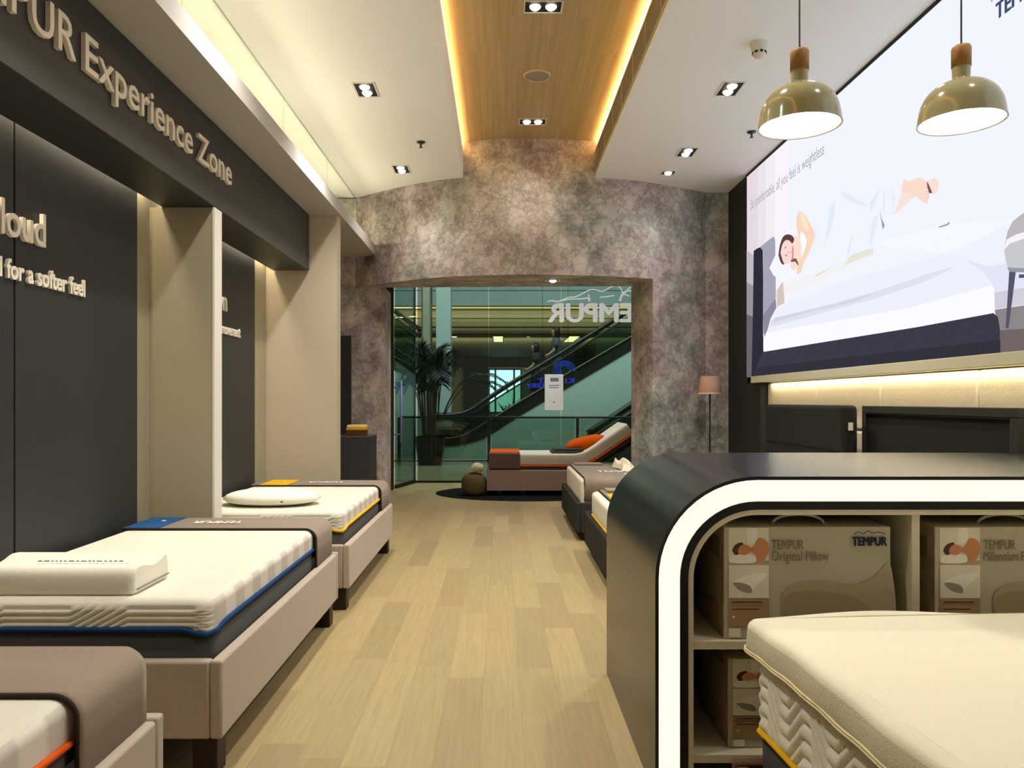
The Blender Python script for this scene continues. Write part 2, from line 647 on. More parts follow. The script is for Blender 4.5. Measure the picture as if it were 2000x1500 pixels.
# LED coves (real strips of the place)
light('AREA', 'cove_light', (-2.378, 2.6, 2.95), 22, WARM, (0, 0, 0), 0.03, 5.2)
light('AREA', 'cove_light', (-2.378, 6.65, 2.95), 10, WARM, (0, 0, 0), 0.03, 2.4)
light('AREA', 'cove_light', (-2.06, 4.6, 3.57), 58, (1.0, 0.88, 0.64), (PI, 0.4, 0), 0.1, 11.0)
light('AREA', 'cove_light', (-0.53, 4.4, 4.57), 95, WARMER, (PI, -0.5, 0), 0.04, 10.0)
light('AREA', 'cove_light', (1.23, 4.4, 4.57), 95, WARMER, (PI, 0.5, 0), 0.04, 10.0)
light('AREA', 'cove_light', (2.97, 4.5, 1.695), 24, (1.0, 0.90, 0.66), (0, 0, 0), 0.03, 8.0)

# clerestory glass on the slab
CLG = GLASS('clerestory_glass', (248, 249, 243), 0.02)
ys = [-2.0, 0.2, 2.45, 4.7, 6.9, 8.65, 10.3]
for i, (a, b_) in enumerate(zip(ys[:-1], ys[1:])):
    o = struct('window_%d' % (i + 2), B(-1.957, -1.945, a + 0.003, b_ - 0.003, 3.54, CZ), CLG)

# ------------------------------------------------------------------ ceiling fittings
TRIMW = M('fitting_white', (226, 222, 212), 0.5, 0.3)
LAMPE = EM('downlight_lamp', (255, 244, 222), 9.0)
def downlight(x, y, z, along, label, n=2, group='recessed downlights', aim=(0, 0), power=SPOT_W, size=(0.17, 0.29), col=NEUTRAL):
    t = thing('downlight', label, 'downlight', (x, y, z), group)
    w, l = size
    if along == 'x':
        w, l = l, w
    bm = bmesh.new()
    for q in ((-w / 2 - .012, w / 2 + .012, -l / 2 - .012, -l / 2), (-w / 2 - .012, w / 2 + .012, l / 2, l / 2 + .012), (-w / 2 - .012, -w / 2, -l / 2, l / 2), (w / 2, w / 2 + .012, -l / 2, l / 2)):
        box(bm, x + q[0], x + q[1], y + q[2], y + q[3], z - 0.008, z + 0.001)
    obj('frame', bm, TRIMW, t)
    obj('backing', B(x - w / 2, x + w / 2, y - l / 2, y + l / 2, z - 0.004, z + 0.001), BLACK, t)
    for k in range(n):
        d = (k - (n - 1) / 2) * 0.128
        cx, cy = (x + d, y) if along == 'x' else (x, y + d)
        bm = bmesh.new()
        lathe(bm, [(0.0, z - 0.03), (0.024, z - 0.027), (0.04, z - 0.014), (0.046, z - 0.002)], cx, cy, 20)
        obj('lamp', bm, LAMPE, t)
    if power:
        light('SPOT', 'lamp_light', (x, y, z - 0.06), power, col, (aim[0], aim[1], 0), angle=125, blend=0.8, radius=0.06, parent=t)
    return t
downlight(-1.18, 6.72, CZ, 'y', 'twin downlight in the white ceiling above the middle of the display beds', power=175)
downlight(-1.17, 9.03, CZ, 'y', 'twin downlight in the white ceiling close to the stone lintel, bed side', power=40)
downlight(2.0, 6.7, CZ, 'y', 'twin downlight in the white ceiling beside the smoke detector', power=190)
downlight(2.04, 8.41, CZ, 'y', 'twin downlight in the white ceiling by the corner of the light box', power=45)
downlight(2.0, 9.17, CZ, 'y', 'single small downlight in the white ceiling nearest the stone column', n=1, size=(0.15, 0.15), power=14)
downlight(0.34, 6.16, 4.66, 'x', 'twin downlight in the oak ceiling on the camera side of the round speaker', power=250)
downlight(0.36, 8.7, 4.66, 'x', 'twin downlight in the oak ceiling close to the stone lintel', power=24)
for k, (x, y, z, pw) in enumerate(((-1.18, 4.4, CZ, SPOT_W), (-1.18, 2.3, CZ, SPOT_W), (2.0, 4.4, CZ, 60), (2.0, 2.3, CZ, 45), (0.34, 3.4, 4.66, 180))):
    downlight(x, y, z, 'y' if z < 4.5 else 'x', 'twin downlight above the near part of the shop', power=pw)
downlight(0.5, 12.2, CZ, 'y', 'twin downlight beyond the stone opening', power=260)
downlight(0.66, 9.72, 3.02, 'x', 'small square downlight in the underside of the stone lintel', n=1, size=(0.12, 0.16), power=0, group='lintel downlights')
# round speaker
t = thing('ceiling_speaker', 'round flat speaker grille in the oak ceiling', 'speaker', P(1049, 147, 3.16 * 1500 / 635), )
c = t.location
bm = bmesh.new(); lathe(bm, [(0, 4.651), (0.115, 4.650), (0.12, 4.66)], c.x, c.y, 40)
obj('grille', bm, M('speaker_grille', (168, 162, 146), 0.7, 0.2, noise=(400, 0.2)), t)
bm = bmesh.new(); lathe(bm, [(0.115, 4.652), (0.118, 4.645), (0.13, 4.646), (0.134, 4.66)], c.x, c.y, 40)
obj('rim', bm, M('speaker_rim', (224, 190, 150), 0.5, 0.3), t)
# smoke detector
c = P(1483, 84, 2.72 * 1500 / 698)
t = thing('smoke_detector', 'white round smoke detector on the ceiling above the pendant lamps', 'smoke detector', (c.x, c.y, CZ - 0.11))
bm = bmesh.new(); lathe(bm, [(0.0, CZ - .11), (0.035, CZ - .108), (0.048, CZ - .09), (0.052, CZ - .055), (0.06, CZ - .05), (0.068, CZ)], c.x, c.y, 28)
obj('housing', bm, M('detector_white', (226, 220, 200), 0.5, 0.3), t)
for k in range(8):
    a = k * PI / 4
    bm = B(-0.011, 0.011, -0.053, -0.045, CZ - .085, CZ - .07)
    bmesh.ops.rotate(bm, verts=bm.verts, cent=(0, 0, 0), matrix=Matrix.Rotation(a, 3, 'Z'))
    bmesh.ops.translate(bm, verts=bm.verts, vec=(c.x, c.y, 0))
    obj('vent_slot', bm, BLACK, t)
# sprinklers
for px, py, lab in ((822, 277, 'small sprinkler head on the white ceiling near the oak recess, bed side'), (1468, 257, 'small sprinkler head on the white ceiling beside the pendant lamp')):
    c = P(px, py, 2.72 * 1500 / (782 - py))
    t = thing('sprinkler', lab, 'sprinkler', (c.x, c.y, CZ - .07), 'ceiling sprinklers')
    bm = bmesh.new(); lathe(bm, [(0.045, CZ), (0.042, CZ - .012), (0.0, CZ - .014)], c.x, c.y, 18)
    obj('escutcheon', bm, M('sprinkler_chrome', (70, 68, 62), 0.3, 0.5, metal=0.7), t)
    bm = bmesh.new(); lathe(bm, [(0.012, CZ - .012), (0.01, CZ - .05), (0.0, CZ - .07)], c.x, c.y, 10)
    obj('nozzle', bm, MATS['sprinkler_chrome'], t)
    bm = bmesh.new(); lathe(bm, [(0.0, CZ - .062), (0.022, CZ - .06), (0.0, CZ - .058)], c.x, c.y, 12)
    obj('deflector', bm, MATS['sprinkler_chrome'], t)
# long grille along the oak recess
t = thing('ceiling_grille', 'long brown air grille along the edge of the oak recess', 'air grille', (1.155, 5.6, 4.28))
GRM = M('grille_brown', (186, 176, 150), 0.5, 0.3)
obj('frame', box(B(1.146, 1.16, 1.0, 9.3, 4.27, 4.285), 1.146, 1.16, 1.0, 9.3, 4.525, 4.54), GRM, t)
obj('backing', B(1.154, 1.16, 1.0, 9.3, 4.285, 4.525), M('grille_back', (128, 116, 92), 0.6, 0.2), t)
for k in range(14):
    y = 1.3 + k * 0.6
    obj('divider', B(1.148, 1.158, y - .01, y + .01, 4.285, 4.525), GRM, t)

# ------------------------------------------------------------------ lettering on the left
XH = -1.968
t = obj('header_lettering', text('TEMPUR', (XH, 2.55, 3.053), (0, 1, 0), (0, 0, 1), 0.172, 0.97, 0.002, 0.022), LETTER)
bm = text('Experience Zone', (XH, 3.60, 3.053), (0, 1, 0), (0, 0, 1), 0.172, 1.96, 0.002, 0.022)
tm = bpy.data.meshes.new('x'); bm.to_mesh(tm); bm.free()
bm = bmesh.new(); bm.from_mesh(t.data)
bmesh.ops.translate(bm, verts=bm.verts, vec=t.location)
bm.from_mesh(tm)
bpy.data.objects.remove(t)
tag(obj('header_lettering', bm, LETTER), 'large raised cream letters along the dark header beam above the beds', 'lettering')
XW = -2.394
bm = text('Cloud', (XW, 3.50, 2.30), (0, 1, 0), (0, 0, 1), 0.165, 0.51, 0.003, 0.02)
tag(obj('wall_lettering', bm, LETTER), 'large cream letters ending in loud on the dark wall panel', 'lettering')
bm = text('designed for a softer feel', (XW, 3.28, 2.095), (0, 1, 0), (0, 0, 1), 0.09, 1.12, 0.003, 0.015)
tag(obj('wall_lettering', bm, LETTER), 'small cream letters saying for a softer feel on the dark wall panel', 'lettering')
bm = text('Sensation', (XW, 5.72, 2.275), (0, 1, 0), (0, 0, 1), 0.165, 0.95, 0.003, 0.02)
tag(obj('wall_lettering', bm, LETTER), 'large cream letters mostly hidden behind the fin wall', 'lettering')
bm = text('for ease of movement', (XW, 6.03, 2.075), (0, 1, 0), (0, 0, 1), 0.09, 1.0, 0.002, 0.015)
tag(obj('wall_lettering', bm, LETTER), 'small cream letters ending in vement behind the fin wall', 'lettering')

# ------------------------------------------------------------------ beds, mattresses, throws
def bed_base(x0, x1, y0, y1, zb, zt, fabric, leg_in, label, group, th=0.05, legm=LEGW):
    t = thing('platform_bed', label, 'bed', ((x0 + x1) / 2, (y0 + y1) / 2, 0), group)
    obj('side_rail', B(x1 - th, x1, y0, y1 - th - .004, zb, zt, bev=0.012, seg=3), fabric, t)
    obj('side_rail', B(x0, x0 + th, y0, y1 - th - .004, zb, zt, bev=0.012, seg=3), fabric, t)
    obj('end_board', B(x0 + th, x1 - th, y0, y0 + th, zb, zt - .002, bev=0.012, seg=3), fabric, t)
    obj('end_board', B(x0, x1, y1 - th, y1, zb, zt + .004, bev=0.01, seg=3), fabric, t)
    obj('platform', B(x0 + th, x1 - th, y0 + th, y1 - th, zb + .05, zb + .12), BLACK, t)
    for sx in (x0 + leg_in, x1 - leg_in - .1):
        for sy in (y0 + leg_in, y1 - leg_in - .1):
            obj('leg', B(sx, sx + .1, sy, sy + .1, 0, zb + .01, bev=0.004, seg=1), legm, t)
    return t

def ring_pts(x0, x1, y0, y1, r, step):
    out = []
    segs = [((x0 + r, y0), (x1 - r, y0), (0, -1)), ((x1, y0 + r), (x1, y1 - r), (1, 0)), ((x1 - r, y1), (x0 + r, y1), (0, 1)), ((x0, y1 - r), (x0, y0 + r), (-1, 0))]
    cens = [(x1 - r, y0 + r, -PI / 2), (x1 - r, y1 - r, 0), (x0 + r, y1 - r, PI / 2), (x0 + r, y0 + r, PI)]
    for (a, b_, n), (cx, cy, a0) in zip(segs, cens):
        L = math.hypot(b_[0] - a[0], b_[1] - a[1])
        st = step if n[1] < 0 or n[0] < 0 and step < .008 else max(step, 0.03)
        k = max(2, int(L / st))
        for i in range(k):
            f = i / k
            d = min(f, 1 - f) * L + r * .8
            out.append((a[0] + (b_[0] - a[0]) * f, a[1] + (b_[1] - a[1]) * f, n[0], n[1], d))
        for i in range(5):
            an = a0 + (PI / 2) * i / 5
            out.append((cx + r * math.cos(an), cy + r * math.sin(an), math.cos(an), math.sin(an), abs(i - 2.5) / 2.5 * r * .8))
    return out

def quilt(u, v, p=0.025, per=0.50, flat=0.27, rise=0.125):
    k = math.floor(u / per)
    w = u - k * per
    s = k * rise + (0 if w < flat else (w - flat) / (per - flat) * rise)
    f = ((v - s) / p) % 1.0
    return math.sqrt(max(0.0, math.sin(PI * f)))

def zigzag(u, v, p=0.05, per=0.30, A=0.10):
    k = (u / per) % 1.0
    s = A * (k / .32 if k < .32 else (1.0 if k < .5 else (1 - (k - .5) / .32 if k < .82 else 0.0)))
    f = ((v - s) / p) % 1.0
    return math.sqrt(max(0.0, math.sin(PI * f)))

def mattress(x0, x1, y0, y1, z0, z1, zp, pipe_mat, label, group, step=0.009, R=0.04, r=0.07, dip=0.028, sidemat=None, loc=None, quilt_sides=('n',), band=None, amp=0.013):
    t = thing('mattress', label, 'mattress', loc or ((x0 + x1) / 2, (y0 + y1) / 2, z0), group)
    pts = ring_pts(x0, x1, y0, y1, r, step)
    bm = bmesh.new()
    prof = []
    nz = 34 if step < 0.02 else 10
    for i in range(nz + 1):
        prof.append((0.0, i / nz))
    rings = []
    ztop = z1 - R
    def zbot(d):
        return zp - dip * max(0.0, 1 - d / 0.10)
    for i in range(nz + 1):
        ring = []
        for (x, y, nx, ny, d) in pts:
            zb = zbot(d)
            z = zb + (ztop - zb) * i / nz
            off = 0.0
            q = 0
            if 'n' in quilt_sides and ny < -0.6 and step < 0.02:
                q = quilt(x, z - zp)
            if 'w' in quilt_sides and nx < -0.6:
                q = zigzag(y, z - zp)
            if q:
                fade = min(1.0, i / 1.5)
                off = (q - 0.6) * amp * fade
            ring.append(bm.verts.new((x + nx * off, y + ny * off, z)))
        rings.append(ring)
    na = 6
    for i in range(1, na + 1):
        an = PI / 2 * i / na
        ins = R * (1 - math.cos(an))
        z = ztop + R * math.sin(an)
        ring = []
        for (x, y, nx, ny, d) in pts:
            ring.append(bm.verts.new((x - nx * ins * 1.15, y - ny * ins * 1.15, z)))
        rings.append(ring)
    n = len(pts)
    for k, (a, b_) in enumerate(zip(rings[:-1], rings[1:])):
        for i in range(n):
            j = (i + 1) % n
            f = bm.faces.new((a[i], a[j], b_[j], b_[i]))
            f.smooth = True
            if sidemat and abs(pts[i][2]) > 0.6 and k < nz + 3:
                f.material_index = 1
    f = bm.faces.new(rings[-1])
    f = bm.faces.new(list(reversed(rings[0])))
    obj('cover', bm, [COVER, sidemat or COVER], t)
    bm = bmesh.new()
    tube(bm, [(x + nx * .004, y + ny * .004, zbot(d) - .004) for (x, y, nx, ny, d) in pts[::2]], 0.011, 6, closed=True)
    obj('piping', bm, pipe_mat, t)
    bm = bmesh.new()
    r2 = [[bm.verts.new((x - nx * ins, y - ny * ins, z if z is not None else zbot(d))) for (x, y, nx, ny, d) in pts[::2]] for ins, z in ((0.03, z0), (0.006, z0 + .03), (0.004, None))]
    m_ = len(r2[0])
    for a, b_ in zip(r2[:-1], r2[1:]):
        for i in range(m_):
            j = (i + 1) % m_
            f = bm.faces.new((a[i], a[j], b_[j], b_[i]))
            f.smooth = True
    bm.faces.new(list(reversed(r2[0])))
    bm.faces.new(r2[-1])
    obj('base_band', bm, band or BANDG, t)
    return t

def runner_profile(x0, x1, z1, zend, t, R, side='+'):
    """section of a throw over the top and down the x1 side"""
    pts = [(x0, z1 + t)]
    k = 8
    for i in range(k + 1):
        a = PI / 2 * (1 - i / k)
        pts.append((x1 - R + (R + t) * math.cos(a), z1 - R + (R + t) * math.sin(a)))
    pts.append((x1 + t, zend))
    return pts

def runner(x0, x1, ya, yb, z1, zend, label, group, block=None, block_mat=None, text_x=None, Rr=0.058, far_drop=True):
    t = thing('bed_runner', label, 'bed runner', ((x0 + x1) / 2, (ya + yb) / 2, zend), group)
    th = 0.010
    x1 += 0.014
    outer = runner_profile(x0, x1, z1, zend, th + .004, Rr)
    inner = runner_profile(x0, x1, z1, zend, .004, Rr)
    bm = bmesh.new()
    ny = 14
    def grid(prof):
        g = []
        for j in range(ny + 1):
            y = ya + (yb - ya) * j / ny
            row = []
            for i, (x, z) in enumerate(prof):
                wv = 0.0025 * math.sin(y * 23 + i) if 0 < i < len(prof) - 1 else 0
                row.append(bm.verts.new((x, y, z + wv * (1 if i < 4 else 0))))
            g.append(row)
        return g
    go, gi = grid(outer), grid(inner)
    n = len(outer)
    for j in range(ny):
        for i in range(n - 1):
            f = bm.faces.new((go[j][i], go[j][i + 1], go[j + 1][i + 1], go[j + 1][i])); f.smooth = True
            f = bm.faces.new((gi[j][i], gi[j + 1][i], gi[j + 1][i + 1], gi[j][i + 1])); f.smooth = True
    for j in (0, ny):
        for i in range(n - 1):
            bm.faces.new((go[j][i], gi[j][i], gi[j][i + 1], go[j][i + 1]))
    for j in range(ny):
        bm.faces.new((go[j][n - 1], gi[j][n - 1], gi[j + 1][n - 1], go[j + 1][n - 1]))
        bm.faces.new((go[j][0], go[j + 1][0], gi[j + 1][0], gi[j][0]))
    bmesh.ops.recalc_face_normals(bm, faces=bm.faces[:])
    obj('cloth', bm, RUNN, t)
    bm = bmesh.new()
    tube(bm, [(x, ya - .002, z) for x, z in [((a[0] + c[0]) / 2, (a[1] + c[1]) / 2) for a, c in zip(outer, inner)]], 0.007, 6)
    obj('hem', bm, RUNNE, t)
    zt = z1 + th + .004
    if block:
        bm = bmesh.new()
        box(bm, block[0], block[1], ya - .004, yb, zt, zt + .004)
        obj('colour_label', bm, block_mat, t)
        cx = (block[0] + block[1]) / 2
        bm = bmesh.new()
        lathe(bm, [(0.0, zt + .006), (0.016, zt + .0055), (0.016, zt + .003)], cx + .02, (ya + yb) / 2 + .06, 12)
        obj('label_mark', bm, LETTER, t)
    if text_x:
        bm = text('TEMPUR', (text_x[1], (ya + yb) / 2 + .04, zt + .003), (-1, 0, 0), (0, -1, 0), 0.085, text_x[1] - text_x[0], 0.002, 0.003)
        obj('lettering', bm, M('thread_white', (232, 226, 212), 0.8, 0.1), t)
    return t

GB, GM, GR = 'beige beds along the dark wall', 'display mattresses along the dark wall', 'taupe throws on the beds along the dark wall'
BX0, BX1 = -2.385, -1.10
bed_base(BX0, BX1, 3.03, 5.2, 0.16, 0.472, RAIL, 0.03, 'beige upholstered bed under the blue piped mattress', GB)
bed_base(BX0, -1.075, 5.46, 7.64, 0.16, 0.472, RAIL, 0.03, 'beige upholstered bed under the yellow piped mattress', GB)
bed_base(BX0, BX1, 0.33, 2.51, 0.16, 0.478, RAIL, 0.03, 'beige upholstered bed base closest to the camera, orange piped mattress on it', GB)
mattress(-2.33, -1.158, 3.085, 5.145, 0.285, 0.70, 0.585, BLUE, 'white mattress with blue piping and grey lower band, contour pillow on it', GM, sidemat=COVERS)
mattress(-2.33, -1.133, 5.515, 7.585, 0.285, 0.70, 0.585, YELL, 'white mattress with yellow piping, oval pillow on it', GM, sidemat=COVERS)
mattress(-2.33, -1.158, 0.39, 2.455, 0.285, 0.70, 0.585, ORAN, 'white mattress with orange piping in the near corner by the dark wall', GM, sidemat=COVERS, step=0.03)
BLK = M('label_blue', (38, 84, 130), 0.8, 0.1, noise=(8, 0.1))
BLY = M('label_yellow', (226, 178, 20), 0.8, 0.1)
runner(-2.33, -1.158, 4.72, 5.14, 0.70, 0.475, 'taupe throw with blue label across the blue piped mattress', GR, (-2.32, -2.10), BLK, (-1.97, -1.66))
runner(-2.33, -1.133, 7.12, 7.58, 0.70, 0.475, 'taupe throw with yellow label across the yellow piped mattress', GR, (-2.24, -1.98), BLY, (-1.84, -1.50))
runner(-2.33, -1.158, 2.06, 2.45, 0.70, 0.482, 'plain taupe throw on the orange piped mattress nearest the camera', GR)

def pillow_mesh(cx, cy, z, w, d, h, e=3.0, nu=40, nv=14, seam=True, rot=0, tilt=None):
    """a stuffed cushion: superellipse plan, plump middle, thin edge"""
    bm = bmesh.new()
    top, bot = [], []
    for j in range(nv + 1):
        rr = j / nv
        ringt, ringb = [], []
        for i in range(nu):
            a = 2 * PI * i / nu
            ca, sa = math.cos(a), math.sin(a)
            k = (abs(ca) ** e + abs(sa) ** e) ** (-1 / e)
            x, y = ca * k * rr * w / 2, sa * k * rr * d / 2
            pl = (1 - rr ** 3.2) ** 0.55
            ringt.append(Vector((x, y, z + h * 0.42 + h * 0.58 * pl)))
            ringb.append(Vector((x, y, z + h * 0.42 - h * 0.42 * pl)))
        top.append(ringt)
        bot.append(ringb)
    for rings, flip in ((top, False), (bot, True)):
        vr = [[bm.verts.new(p) for p in r] if k else [bm.verts.new(r[0])] * nu for k, r in enumerate(rings)]
        for a, b_ in zip(vr[:-1], vr[1:]):
            for i in range(nu):
                j = (i + 1) % nu
                q = []
                for v in (a[i], b_[i], b_[j], a[j]):
                    if v not in q:
                        q.append(v)
                if flip:
                    q.reverse()
                f = bm.faces.new(q)
                f.smooth = True
    bmesh.ops.remove_doubles(bm, verts=bm.verts, dist=1e-4)
    if rot:
        bmesh.ops.rotate(bm, verts=bm.verts, cent=(0, 0, z), matrix=Matrix.Rotation(rot, 3, 'Z'))
    if tilt:
        bmesh.ops.rotate(bm, verts=bm.verts, cent=(0, 0, z), matrix=Matrix.Rotation(tilt[0], 3, tilt[1]))
    bmesh.ops.translate(bm, verts=bm.verts, vec=(cx, cy, 0))
    return bm

# contour pillow on the blue piped mattress
t = thing('contour_pillow', 'white contour pillow with printed lines on the blue piped mattress', 'pillow', (-1.84, 3.31, 0.703))
prof = []
zb = 0.703
yA, yB = 3.135, 3.475
ctrl = [(yA + .012, zb), (yA, zb + .03), (yA + .003, zb + .085), (yA + .035, zb + .112), (yA + .10, zb + .108), (yA + .18, zb + .092), (yA + .26, zb + .10), (yA + .315, zb + .115), (yB - .004, zb + .085), (yB, zb + .03), (yB - .012, zb)]
sp = spline([(0, a, b_) for a, b_ in ctrl], 5)
bm = bmesh.new()
xs = [(-2.19, 0.0), (-2.17, 1.0), (-1.52, 1.0), (-1.505, .97), (-1.497, 0.9)]
rings = []
xs = [(-2.192, .86), (-2.185, .95), (-2.165, 1.0), (-1.85, 1.0), (-1.53, 1.0), (-1.507, .965), (-1.499, .90)]
yc, zc = (yA + yB) / 2, zb + .05
for x, k in xs:
    rings.append([bm.verts.new((x, yc + (p.y - yc) * k, max(zb, zc + (p.z - zc) * k))) for p in sp])
for a, b_ in zip(rings[:-1], rings[1:]):
    for i in range(len(a)):
        j = (i + 1) % len(a)
        f = bm.faces.new((a[i], a[j], b_[j], b_[i])); f.smooth = True
bm.faces.new(rings[0]); bm.faces.new(list(reversed(rings[-1])))
bmesh.ops.recalc_face_normals(bm, faces=bm.faces[:])
obj('pillow_body', bm, PILLOWM, t)
bm = bmesh.new()
for row, (y, xa, xb, zr) in enumerate(((3.352, -2.02, -1.66, .0962), (3.305, -2.0, -1.60, .0935))):
    x = xa
    while x < xb:
        w = random.choice((0.008, 0.012, 0.016, 0.022))
        box(bm, x, x + w, y, y + 0.006 + 0.003 * random.random(), zb + zr - .004, zb + zr)
        x += w + 0.010
obj('printed_lines', bm, INK, t)
bm = bmesh.new()
box(bm, -1.50, -1.492, 3.16, 3.46, zb + .018, zb + .022, bev=.001, seg=1)
obj('zip_fastener', bm, M('zip_grey', (120, 116, 106), 0.6, 0.3), t)
# oval pillow
t = thing('oval_pillow', 'white oval pillow lying on the yellow piped mattress', 'pillow', (-1.76, 5.92, 0.702))
obj('pillow_body', pillow_mesh(-1.76, 5.92, 0.702, 0.74, 0.50, 0.115, 2.2), PILLOWM, t)
bm = bmesh.new()
tube(bm, [(-1.76 + .368 * math.cos(2 * PI * i / 48), 5.92 + .248 * math.sin(2 * PI * i / 48), 0.702 + .0485) for i in range(48)], 0.004, 6, closed=True)
obj('seam', bm, M('seam_beige', (206, 200, 176), 0.9, 0.1), t)
bm = bmesh.new()
lathe(bm, [(0, .752), (.008, .752), (.009, .744)], -1.62, 5.678, 10)
obj('zip_pull', bm, M('zip_dark', (60, 58, 52), 0.5, 0.3), t)

# beds of the other row
GB2 = 'charcoal beds by the light box wall'
b1 = bed_base(0.80, 1.66, 8.16, 10.08, 0.09, 0.41, RAILD, 0.09, 'charcoal bed base in front of the curved stone column', GB2, legm=BLACK)
mattress(0.858, 1.60, 8.22, 10.02, 0.215, 0.655, 0.40, RUNNE, 'cream mattress under a taupe throw beside the curved stone column', 'mattresses on charcoal beds', step=0.03, quilt_sides=())
b2 = bed_base(0.83, 2.6, 5.86, 7.62, 0.09, 0.40, RAILD, 0.09, 'charcoal bed base with padded headboard behind the shelf unit', GB2, legm=BLACK)
mattress(0.888, 2.54, 5.92, 7.55, 0.215, 0.61, 0.40, YELL, 'cream mattress under a yellow labelled throw behind the shelf unit', 'mattresses on charcoal beds', step=0.03, quilt_sides=())
HEADM = M('charcoal_headboard', (36, 36, 32), 0.85, 0.15, noise=(150, 0.08))
obj('headboard', B(2.61, 2.74, 5.88, 7.58, 0.09, 1.462, bev=0.035, seg=4), HEADM, b2)
hb = [c for c in b2.children if c.name.startswith('headboard')][0]
obj('seam', B(2.604, 2.614, 5.92, 7.54, 1.108, 1.116), BLACK, hb)
obj('fabric_tag', B(2.66, 2.69, 5.862, 5.882, 1.27, 1.33), M('tag_white', (206, 202, 186), 0.7, 0.2), hb)
# throws on those beds (laid over the foot end, hanging down the near side)
def throw_y(x0, x1, ya, z1, zend, yb, label, name='bed_runner', mark=None, block=None):
    t = thing(name, label, 'bed runner', ((x0 + x1) / 2, ya, zend), 'taupe throws on charcoal beds')
    th = 0.012
    R = 0.058
    sec = []
    for off in (0.016, 0.004):
        pts = [(yb, z1 + off)]
        for i in range(9):
            a = PI / 2 * (1 - i / 8)
            pts.append((ya + R - (R + off) * math.cos(a), z1 - R + (R + off) * math.sin(a)))
        pts.append((ya - off, zend))
        sec.append(pts)
    loop = sec[0] + list(reversed(sec[1]))
    bm = bmesh.new()
    prism(bm, [(x0, y, z) for y, z in loop], (x1 - x0, 0, 0), smooth=True)
    obj('cloth', bm, RUNN, t)
    bm = bmesh.new()
    tube(bm, [(x0 - .002, y, z) for y, z in [((a[0] + c[0]) / 2, (a[1] + c[1]) / 2) for a, c in zip(sec[0], sec[1])]], 0.008, 6)
    obj('hem', bm, RUNNE, t)
    obj('folded_edge', B(x0 + .05, x1 - .1, yb - .22, yb - .02, z1 + .017, z1 + .04, bev=.008), RUNN, t)
    if mark:
        bm = text(mark, (x0 + .22, ya + .62, z1 + .018), (1, 0, 0), (0, 1, 0), 0.2, 0.5, 0.003, 0.003)
        obj('lettering', bm, M('thread_white', (232, 226, 212), 0.8, 0.1), t)
    if block:
        obj('colour_label', B(x0 + block[0], x0 + block[1], ya + block[2], ya + block[3], z1 + .017, z1 + .021), BLY, t)
    return t
throw_y(0.90, 1.40, 8.22, 0.655, 0.42, 10.02, 'taupe throw with pale letters over the bed by the curved stone column', mark='TEMPUR')
throw_y(0.96, 1.75, 5.92, 0.61, 0.42, 7.5, 'taupe throw with a yellow label on the bed behind the shelf unit', block=(0.02, 0.5, 0.78, 1.2))
# blanket on far bed
bm = bmesh.new()
n = 24
g = []
for j in range(n + 1):
    row = []
    for i in range(n + 1):
        u, v = i / n, j / n
        e = max(0, min(1, 5 * min(u, 1 - u, v, 1 - v)))
        h = 0.012 + e * (0.06 + 0.035 * math.sin(u * 9 + v * 4) * math.sin(v * 7 - u * 3) + 0.04 * u)
        row.append(bm.verts.new((1.42 + 0.17 * u + .02 * math.sin(v * 8), 9.0 + 0.95 * v + .02 * math.sin(u * 9), 0.66 + h)))
    g.append(row)
for j in range(n):
    for i in range(n):
        f = bm.faces.new((g[j][i], g[j][i + 1], g[j + 1][i + 1], g[j + 1][i])); f.smooth = True
tag(obj('crumpled_blanket', bm, M('blanket_cream', (236, 224, 196), 0.9, 0.1, noise=(30, 0.06))), 'crumpled cream blanket on the bed by the curved stone column', 'blanket')
t = thing('pillow', 'white pillow just showing over the shelf unit top, by the dark headboard', 'pillow', (2.32, 6.85, 0.62))
obj('pillow_body', pillow_mesh(2.32, 6.85, 0.62, 0.46, 0.62, 0.16, 3.0, tilt=(-1.05, 'Y')), PILLOWM, t)
# second headboard
t = thing('headboard', 'long framed charcoal headboard standing against the padded wall behind the shelf unit', 'headboard', (2.91, 5.15, 0))
obj('panel', B(2.87, 2.95, 4.26, 6.05, 0.1, 1.44, bev=.006, seg=2), HEADM, t)
bm = bmesh.new()
box(bm, 2.85, 2.97, 4.245, 6.065, 1.40, 1.458, bev=.006, seg=2)
box(bm, 2.85, 2.97, 4.245, 4.305, 0.0, 1.40, bev=.006, seg=2)
box(bm, 2.85, 2.97, 6.005, 6.065, 0.0, 1.40, bev=.006, seg=2)
obj('frame', bm, M('headboard_frame', (50, 48, 42), 0.8, 0.2), t)
obj('piping', B(2.847, 2.865, 4.305, 6.005, 1.392, 1.40), BLACK, t)

